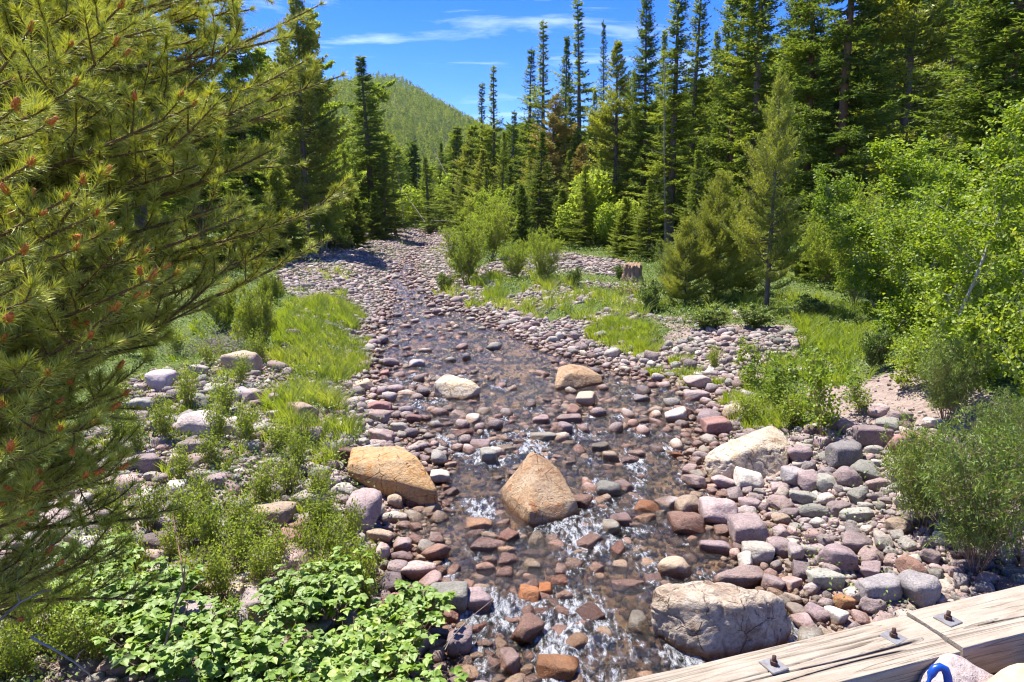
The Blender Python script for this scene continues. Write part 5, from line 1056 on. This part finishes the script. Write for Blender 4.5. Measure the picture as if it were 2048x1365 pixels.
def covermass():
    """leafy ground cover of forest floor and banks"""
    r_ = np.random.default_rng(6); n = 120000; u = r_.random(n); y = 3 + 45 * u ** 1.5; x = r_.uniform(-1, 1, n) * (6 + y * .75) + .05 * y; z = H(x, y); px, py, d = proj(x, y, z); cm = cobble_mask(x, y, z); dl = L_(y) - x; dr = x - R_(y)
    dn = np.where(cm, .10, .9); dn = np.where((px < 720) & (py > 640) & (dl > .4), .72, dn)
    bare = inpoly(px, py, [(1330, 665), (1560, 655), (1600, 690), (1480, 760), (1500, 720)]) | inpoly(px, py, [(1580, 790), (1800, 740), (2100, 820), (2100, 960), (1700, 860)])
    dn = np.where(bare, .03, dn); ok = (np.maximum(dl, dr) > .25) & (r_.random(n) < dn) & (px > -80) & (px < 2130) & (py < 1500) & (v2(x, y, 1.4) > -.25); x, y, z = x[ok], y[ok], z[ok]; m = len(x); k = 7
    hh = (.05 + .12 * (v2(x, y, .8) * .5 + .5)) * (1 + y * .05)
    P = np.repeat(np.stack([x, y, z], 1), k, 0) + r_.normal(size=(m * k, 3)) * [.09, .09, 0] * (1 + np.repeat(y, k)[:, None] * .03) + [0, 0, 1] * (r_.random((m * k, 1)) * np.repeat(hh, k)[:, None])
    sz = (.024 + .0016 * P[:, 1]); A = unit(r_.normal(size=(m * k, 3)) + [0, 0, .4]); Nn = unit(r_.normal(size=(m * k, 3)) * .5 + [0, 0, 1]); v, f, q_ = leafquad(P, Nn, A, sz, sz * .62, r_, 'lance')
    tag(obj('ground_cover', mesh('ground_cover', v, f, M['cover'], np.repeat(np.clip(np.repeat(.35 + .4 * v2(x, y, 1.1), k) + r_.normal(size=m * k) * .2, .02, .98), q_))), 'low leafy ground cover between stones and under the trees', 'ground cover', None, 'stuff')
covermass()
def lowtree(seed, Ht, Rd, n, asp=False):
    r_ = np.random.default_rng(seed); u = r_.random(n) ** .8; az = r_.uniform(0, 6.283, n)
    if asp:
        d = unit(r_.normal(size=(n, 3))) * (r_.random((n, 1)) ** .35); P = d * [Rd, Rd, Ht * .38] + [0, 0, Ht * .58]; v, f, q_ = leafquad(P, unit(r_.normal(size=(n, 3)) + [0, 0, .5]), r_.normal(size=(n, 3)), Ht * .058, Ht * .045, r_, 'lance')
        return v, f
    rr = Rd * (1 - u) * r_.uniform(.35, 1.1, n); P = np.stack([np.cos(az) * rr, np.sin(az) * rr, u * Ht * .95], 1); D = np.stack([np.cos(az), np.sin(az), -.35 + 0 * az + u * .9], 1); v, f, _ = needles(P, D, Ht * .10, Ht * .045, r_, .3); return v, f
def woods(name, sel, n_con, n_asp, pts, mat_c, label, size, tris):
    x, y = pts; z = H(x, y); n = len(x); V, Fc, off, TN = [], [], 0, []
    protos = [lowtree(500 + k, 1.0, .17, tris) for k in range(6)] if not sel else [lowtree(520 + k, 1.0, .30, tris, True) for k in range(4)]
    for k in range(len(protos)):
        ii = np.arange(n)[np.arange(n) % len(protos) == k]
        if not len(ii): continue
        v, f = protos[k]; s = size * rng.uniform(.6, 1.35, len(ii)); a = rng.uniform(0, 6.28, len(ii)); c, s_ = np.cos(a), np.sin(a)
        vx = (v[None, :, 0] * c[:, None] - v[None, :, 1] * s_[:, None]) * s[:, None] + x[ii][:, None]; vy = (v[None, :, 0] * s_[:, None] + v[None, :, 1] * c[:, None]) * s[:, None] + y[ii][:, None]; vz = v[None, :, 2] * s[:, None] + z[ii][:, None]
        V.append(np.stack([vx, vy, vz], -1).reshape(-1, 3)); Fc.append((f[None] + (np.arange(len(ii)) * len(v))[:, None, None]).reshape(-1, 3) + off); off += len(ii) * len(v); TN.append(np.repeat(rng.random(len(ii)), len(v)))
    tag(obj(name, mesh(name, np.concatenate(V), np.concatenate(Fc), M[mat_c], np.concatenate(TN))), label, 'forest', None, 'stuff')
def cand(n, y0, y1, x0, x1, p=1.0):
    y = y0 + (y1 - y0) * rng.random(n) ** p; x = rng.uniform(x0, x1, n) * (y / y1); return x, y
def frame(x, y, h):
    z = H(x, y); a, b, d = proj(x, y, z); a2, b2, _ = proj(x, y, z + h); return (a > -60) & (a < 2110) & (b > -40) & (b2 < 700)
x, y = cand(24000, 330, 1090, -520, 420); k = frame(x, y, 10) & (v2(x, y, .02) > -.9) & (x > -460); woods('hill_forest', False, 0, 0, (x[k], y[k]), 'farcon', 'conifer forest covering the far hill', 12.5, 70)
x, y = cand(6000, 330, 900, -520, 420); k = frame(x, y, 10); woods('hill_aspens', True, 0, 0, (x[k], y[k]), 'faraspm', 'lighter aspens mixed into the far hill forest', 7.5, 60)
x, y = cand(2600, 92, 340, -200, 230, .9); k = frame(x, y, 12) & ((x < L_(y) - 3) | (x > R_(y) + 3)); woods('valley_forest', False, 0, 0, (x[k], y[k]), 'farcon', 'dense conifer wood on the valley floor behind the nearer trees', 11, 420)
x, y = cand(800, 85, 330, -190, 230, .9); k = frame(x, y, 8) & ((x < L_(y) - 2) | (x > R_(y) + 2)); woods('valley_aspens', True, 0, 0, (x[k], y[k]), 'farasp', 'bright aspens among the valley conifers', 7, 1100)
x, y = cand(560, 38, 95, -80, 95, .8); k = frame(x, y, 6) & ((x < L_(y) - 9) | (x > R_(y) + 9)); woods('understory', True, 0, 0, (x[k], y[k]), 'farasp', 'broadleaf thicket under the conifers on both valley sides', 4, 1700)
# ------------------------------------------------------------------ old stump, brush, twigs
def stump():
    g = gnd(1266, 562); d, f = ico(4); n = len(d); r_ = .25; th = np.arctan2(d[:, 1], d[:, 0]); z = np.clip(d[:, 2], -.6, .55); rad = (r_ + .10 * vn(np.stack([np.cos(th) * 3, np.sin(th) * 3, 0 * th], 1)) + .05 * vn(np.stack([np.cos(th) * 9, np.sin(th) * 9, z], 1))) * (1 + .9 * np.clip(.1 - z, 0, 1)) * np.where(np.abs(d[:, 2]) > .55, np.sqrt(1 - d[:, 2] ** 2) / .835, 1)
    zz = z * .75 + np.where(d[:, 2] > .5, .22 * vn(d * 7), 0); v = np.stack([np.cos(th) * rad, np.sin(th) * rad, zz + .25], 1)
    v *= [1, 1, .8]; tag(obj('tree_stump', mesh('tree_stump', v, f, M['twig']), None, tuple(g)), 'weathered broken stump at the edge of the clearing', 'stump')
stump()
def brush(px, py, n, rad, label, r0=.006, ht=.35, seed=3, name='brush_pile', mat='dead'):
    r_ = np.random.default_rng(seed); g = gnd(px, py); m = MB()
    for k in range(n):
        a = r_.uniform(0, 6.283); p = np.array([math.cos(a), math.sin(a), 0]) * rad * r_.random(); d = unit(np.array([*r_.normal(size=2), r_.uniform(-.1, .7)])); L = rad * r_.uniform(.4, 1.2); q1 = p + d * L * .5 + r_.normal(size=3) * .04; q2 = q1 + unit(d + r_.normal(size=3) * .35) * L * .5
        p[2] += r_.uniform(0, ht * .5); m.tube([p, q1, q2], [r0, r0 * .7, r0 * .3], 3, r_.random())
    tag(obj(name, m.mesh(name, M[mat]), None, tuple(g)), label, 'brush')
brush(425, 700, 170, .75, 'pile of dry grey-brown twigs under the juniper on the left bank', .006, .4, 3)
brush(540, 1130, 60, .4, 'bundle of dry reddish stems among the left bank shrubs', .0035, .5, 4, mat='twig')
brush(600, 1160, 50, .35, 'dry stems leaning over the shore stones below the low shrubs', .003, .5, 5, mat='twig')
brush(935, 1365, 60, .28, 'tangle of thin pink-brown roots at the bottom of the left shore', .0028, .15, 6, mat='twig')
brush(330, 1270, 60, .3, 'dry brown stems behind the long ledge boulder', .003, .4, 7, mat='twig')
brush(1280, 585, 60, .9, 'reddish dead needles and twigs heaped by the stump', .012, .3, 8, mat='twig')
def twig(name, pts, r0, label, mat='dead', subs=()):
    P = np.array([at_t(*p) for p in pts]); m = MB(); m.tube(P, np.linspace(r0, r0 * .45, len(P)), 6, .5)
    for (i, q_) in subs: e = at_t(*q_); m.tube([P[i], (P[i] + e) / 2 + [0, 0, .01], e], [r0 * .6, r0 * .45, r0 * .2], 4, .5)
    tag(obj(name, m.mesh(name, M[mat])), label, 'twig')
twig('dead_branch', [(62, 1275, 2.3), (110, 1300, 2.3), (150, 1325, 2.32), (180, 1350, 2.35), (200, 1385, 2.4)], .0042, 'bare pale twig reaching up into the bottom left corner', 'paleb', [(2, (170, 1298, 2.3)), (0, (95, 1272, 2.35))])
twig('dead_branch', [(0, 1240, 2.2), (40, 1205, 2.25), (80, 1185, 2.3), (105, 1180, 2.35)], .004, 'thin bare twig crossing the pine boughs at the lower left', 'dead', [(1, (30, 1170, 2.3))])
twig('dead_branch', [(330, 1290, 3.5), (350, 1215, 3.6), (368, 1165, 3.7), (362, 1120, 3.8), (352, 1070, 3.9), (345, 1020, 4.0)], .006, 'tall bare pale stem standing before the long ledge boulder', 'twig', [(1, (420, 1150, 3.9)), (2, (372, 1110, 3.8))])
twig('dead_branch', [(890, 1300, 4.55), (900, 1280, 4.6), (935, 1240, 4.75), (985, 1200, 4.95)], .004, 'white bare twig lying from the left shore towards the water', 'dead', [(1, (870, 1320, 4.5))])
twig('fallen_log', [(862, 441, 78), (900, 443, 76), (935, 446, 75)], .05, 'thin pale pole lying level across the gap under the dark spruces', 'dead')

# ------------------------------------------------------------------ the bridge: deck, timber curb, plates
t = T('curb_timber'); ob = t.oc(); mp = t.n('Mapping'); mp.inputs['Scale'].default_value = (1.1, 13, 13); t.l(ob, mp.inputs[0])
g1 = t.noise(4, 6, 0.65, mp.outputs[0], 1.1); mp2 = t.n('Mapping'); mp2.inputs['Scale'].default_value = (.16, 5.5, 5.5); t.l(ob, mp2.inputs[0]); g2 = t.noise(3.2, 3, 0.5, mp2.outputs[0], 1.6); g3 = t.noise(5, 4, .6, ob); g4 = t.noise(120, 3, .7, mp.outputs[0])
ck = t.math('ABSOLUTE', t.math('SUBTRACT', g2, .5)); crk = t.n('MapRange'); t.l(ck, crk.inputs[0]); crk.inputs[1].default_value = .002; crk.inputs[2].default_value = .010; crk.inputs[3].default_value = 1; crk.inputs[4].default_value = 0
brk = t.ramp(t.noise(1.1, 2, .5, ob), [(.44, (0, 0, 0)), (.54, (1, 1, 1))]); crf = t.math('MULTIPLY', crk.outputs[0], brk)
c = t.ramp(g1, [(.28, (.24, .195, .15)), (.42, (.32, .27, .21)), (.6, (.38, .335, .27)), (.75, (.32, .27, .21))]); c = t.mix(.5, c, t.ramp(g3, [(.3, (.80, .74, .67)), (.6, (1.08, 1.08, 1.06))]), 'MULTIPLY'); c = t.mix(.6, c, t.ramp(g4, [(.3, (.6, .55, .5)), (.6, (1.1, 1.1, 1.08))]), 'MULTIPLY')
c = t.mix(t.math('MULTIPLY', crf, .45), c, (.07, .045, .03)); c = t.mix(t.math('MULTIPLY', t.attr('tone'), .9), c, (.05, .032, .022)); t.bsdf(c, .9, t.bump(t.math('SUBTRACT', t.math('MULTIPLY', g1, .5), t.math('MULTIPLY', crf, 1.2)), .6, .008), .15); M['timber'] = t.m
t = T('plate_steel'); n = t.noise(30, 5, .6, t.oc()); c = t.ramp(n, [(.4, (.36, .36, .35)), (.6, (.30, .27, .24)), (.75, (.30, .14, .06))]); t.bsdf(c, .5, t.bump(n, .2, .002), .5, .6); M['steel'] = t.m
t = T('bolt_rust'); n = t.noise(90, 4, .6, t.oc()); t.bsdf(t.ramp(n, [(.3, (.05, .03, .025)), (.7, (.14, .07, .05))]), .75, t.bump(n, .6, .002), .4, .3); M['rustb'] = t.m
t = T('deck_wood'); n = t.noise(9, 5, .6, t.oc()); t.bsdf(t.ramp(n, [(.3, (.06, .045, .035)), (.7, (.16, .12, .09))]), .95, t.bump(n, .6, .02)); M['deck'] = t.m
t = T('blue_plastic'); n = t.noise(40, 3, .5, t.oc()); t.bsdf(t.ramp(n, [(.3, (.005, .05, .30)), (.7, (.010, .075, .38))]), .35, None, .5); M['blue'] = t.m
t = T('tan_rock'); n = t.noise(6, 5, .55, t.oc()); t.bsdf(t.ramp(n, [(.3, (.44, .29, .19)), (.7, (.56, .40, .28))]), .85, t.bump(n, .3, .01)); M['tanrock'] = t.m
BZ = CAMZ - 1.35
J = at_z(1812, 1231, BZ); ax = at_z(1276, 1350, BZ) - J; ax /= np.linalg.norm(ax); e1 = -ax; ang = math.atan2(e1[1], e1[0]); pr = np.array([e1[1], -e1[0], 0])   # pr points to the camera side
WB, HB = .205, .20
def timber(x0, x1, zt, seed, label, split=0.0):
    """a weathered squared log from x0 to x1 along its own axis, its far top edge on y=0, width towards -y"""
    L = x1 - x0; nx = int(L / .012); prof = []
    for (a, b, n) in (((0, 0), (-WB, 0), 70), ((-WB, 0), (-WB, -HB), 12), ((-WB, -HB), (0, -HB), 4), ((0, -HB), (0, 0), 12)):
        for k in range(n): u = k / n; prof.append((a[0] + (b[0] - a[0]) * u, a[1] + (b[1] - a[1]) * u))
    prof = np.array(prof); k = len(prof); c = prof.mean(0); rel = prof - c; rd = np.array([WB / 2, HB / 2]); s = (np.abs(rel / rd) ** 14).sum(1) ** (-1 / 14); rel = rel * np.minimum(1, s * 1.0)[:, None]
    X = np.linspace(x0, x1, nx); v = np.zeros((nx, k, 3)); v[:, :, 0] = X[:, None]; q_ = c + rel; v[:, :, 1] = q_[None, :, 0]; v[:, :, 2] = q_[None, :, 1]
    nn = fbm(np.stack([v[..., 0] * 1.5, v[..., 1] * 22, v[..., 2] * 22 + seed], -1), 3); n2 = vn(np.stack([v[..., 0] * 9, v[..., 1] * 40, v[..., 2] * 40 + seed], -1)); out_ = rel / (np.linalg.norm(rel, axis=1, keepdims=True)); dsp = .0035 * nn + .0012 * n2 + .006 * fbm(np.stack([v[..., 0] * 2.3 + seed, v[..., 1] * 3, v[..., 2] * 3], -1), 2)
    ckt = np.zeros(v.shape[:2])
    for (cy_, a0, b0, dp) in ([(-.045, -9, .96, .016), (-.075, -9, .99, .008), (-.105, -9, .95, .012), (-.135, -9, .99, .009), (-.165, -9, .97, .010), (-.022, -9, .9, .006)] if split else [(-.05, .3, 9, .008), (-.14, .1, 9, .006), (-.10, .5, 9, .008)]):
        line = cy_ + .012 * np.sin(X * 2.1 + seed) + .006 * np.sin(X * 7 + cy_ * 90); on = sst(0, .08, X - (x0 if a0 < -5 else x0 + a0)) * sst(0, .08, (x0 + L * b0 if b0 < 5 else x1) - X)
        g9 = on[:, None] * np.exp(-((v[..., 1] - line[:, None]) / (.0032 + .0015 * np.sin(X * 5 + seed)[:, None])) ** 2) * (v[..., 2] > -.02); dsp -= dp * g9; ckt = np.maximum(ckt, g9)
    v[..., 1] += dsp * out_[None, :, 0]; v[..., 2] += dsp * out_[None, :, 1]
    i = np.arange(nx - 1)[:, None] * k; j = np.arange(k)[None]; j2 = (j + 1) % k; f = np.stack([i + j, i + k + j, i + k + j2, i + j2], -1).reshape(-1, 4)
    b = MB(); b.add(v.reshape(-1, 3), f, ckt.reshape(-1)); 
    for (row, flip) in ((0, 0), (nx - 1, 1)):
        cc = v[row].mean(0); vv = np.concatenate([v[row], [cc]]); tri = np.array([[q, (q + 1) % k, k] for q in range(k)]); b.add(vv, tri[:, ::-1] if flip else tri, 0.0)
    o = obj('timber_curb', b.mesh('timber_curb', M['timber']), None, (J[0], J[1], zt), (0, 0, ang)); tag(o, label, 'timber beam'); return o
tl_ = timber(-4.2, -.004, BZ, 2, 'long weathered cracked timber beam of the bridge curb with two bolt plates', 1.0)
tr_ = timber(.004, 2.6, BZ + .012, 9, 'right-hand weathered timber beam butted to the long one, one bolt plate')
def plate(px, py, beam_z, label, rot):
    p = at_z(px, py, beam_z); e = bpy.data.objects.new('bolt_plate', None); COL.objects.link(e); e.location = tuple(p); e.rotation_euler = (0, 0, ang + rot); e.scale = (.70, .70, .8); tag(e, label, 'bolt plate', 'bolt plates on the timber curb')
    b = bmesh.new(); bmesh.ops.create_cube(b, size=1); bmesh.ops.scale(b, vec=(.088, .088, .007), verts=b.verts); bmesh.ops.bevel(b, geom=list(b.edges), offset=.0012, segments=2, affect='EDGES'); m = bpy.data.meshes.new('plate'); b.to_mesh(m); b.free(); m.materials.append(M['steel']); obj('plate', m, e, (0, 0, .0045))
    mb = MB(); th = np.arange(6) * math.pi / 3; 
    for (z0, z1) in ((.008, .024),): v = np.array([[.0165 * math.cos(a), .0165 * math.sin(a), z] for z in (z0, z1) for a in th] + [[0, 0, z1 + .001]]); mb.add(v, [[k, (k + 1) % 6, 6 + (k + 1) % 6, 6 + k] for k in range(6)]); mb.add(v, [[6 + k, 6 + (k + 1) % 6, 12] for k in range(6)])
    obj('nut', mb.mesh('nut', M['rustb'], False), e)
    mb = MB(); mb.tube([[0, 0, .02], [0, 0, .030], [0, 0, .044], [0, 0, .047]], [.0095, .0095, .009, .001], 12); obj('bolt', mb.mesh('bolt', M['rustb']), e)
plate(1547, 1333, BZ, 'square steel plate with bolt on the timber beam, leftmost of three', .10); plate(1786, 1277, BZ, 'rust-edged square steel plate with bolt just left of the beam joint', .22); plate(1895, 1242, BZ + .012, 'square steel plate with bolt right of the beam joint', .12)
db = MB(); c_ = J + pr * (WB / 2 + 1.6); 
for k in range(13): q_ = J + pr * (.06 + k * .25) ; db.box(np.array([q_[0] - 1.0 * e1[0], q_[1] - 1.0 * e1[1], BZ - HB - .06]), np.array([3.6, .118, .05]), .5, ang)
tag(obj('bridge_deck', db.mesh('bridge_deck', M['deck'], False)), 'dark plank deck of the bridge behind the timber curb', 'bridge')
DZ = BZ - HB - .01
def deckrock(px, py, w_, d_, h_, mat, label, k, key='r', rz=0.2):
    p = at_z(px, py, DZ + h_ * 1.2); o = obj('rock', mesh('rock', *(ROUND if key == 'r' else ANG)[k], M[mat]), None, (p[0], p[1], DZ + h_ * .75), (0, 0, rz), (w_, d_, h_)); tag(o, label, 'rock')
deckrock(1925, 1372, .135, .10, .13, 's_pale', 'pale pinkish rock lying behind the timber curb at the bottom right', 2)
deckrock(2085, 1275, .10, .12, .13, 's_green', 'grey-green rock at the right edge behind the timber curb', 4, 'a')
deckrock(2070, 1420, .22, .12, .135, 'tanrock', 'smooth tan rock in the bottom right corner', 5, 'r', .3)
a_ = [at_t(p[0] - 4, p[1] + 1, 1.78) for p in [(1852, 1400), (1858, 1372), (1866, 1348), (1874, 1336), (1884, 1333), (1894, 1338), (1899, 1352), (1902, 1375), (1903, 1400)]]
m_ = MB(); m_.tube(a_, .0105, 12, .5); tag(obj('plastic_loop', m_.mesh('plastic_loop', M['blue'])), 'bright blue curved plastic loop standing beside the pale rock at the bottom edge', 'loop')

# ------------------------------------------------------------------ the air
hb = MB(); hb.box(np.array([60., 1900., 150.]), np.array([2300., 2300., 153.]), .5)
t = T('haze_air'); pv = t.n('VolumePrincipled'); pv.inputs['Density'].default_value = 0.00006; pv.inputs['Color'].default_value = (0.80, 0.88, 1.0, 1); pv.inputs['Anisotropy'].default_value = 0.3; t.l(pv.outputs[0], t.o.inputs[1])
tag(obj('haze', hb.mesh('haze', t.m, False)), 'thin blue summer haze', 'haze', None, 'stuff')
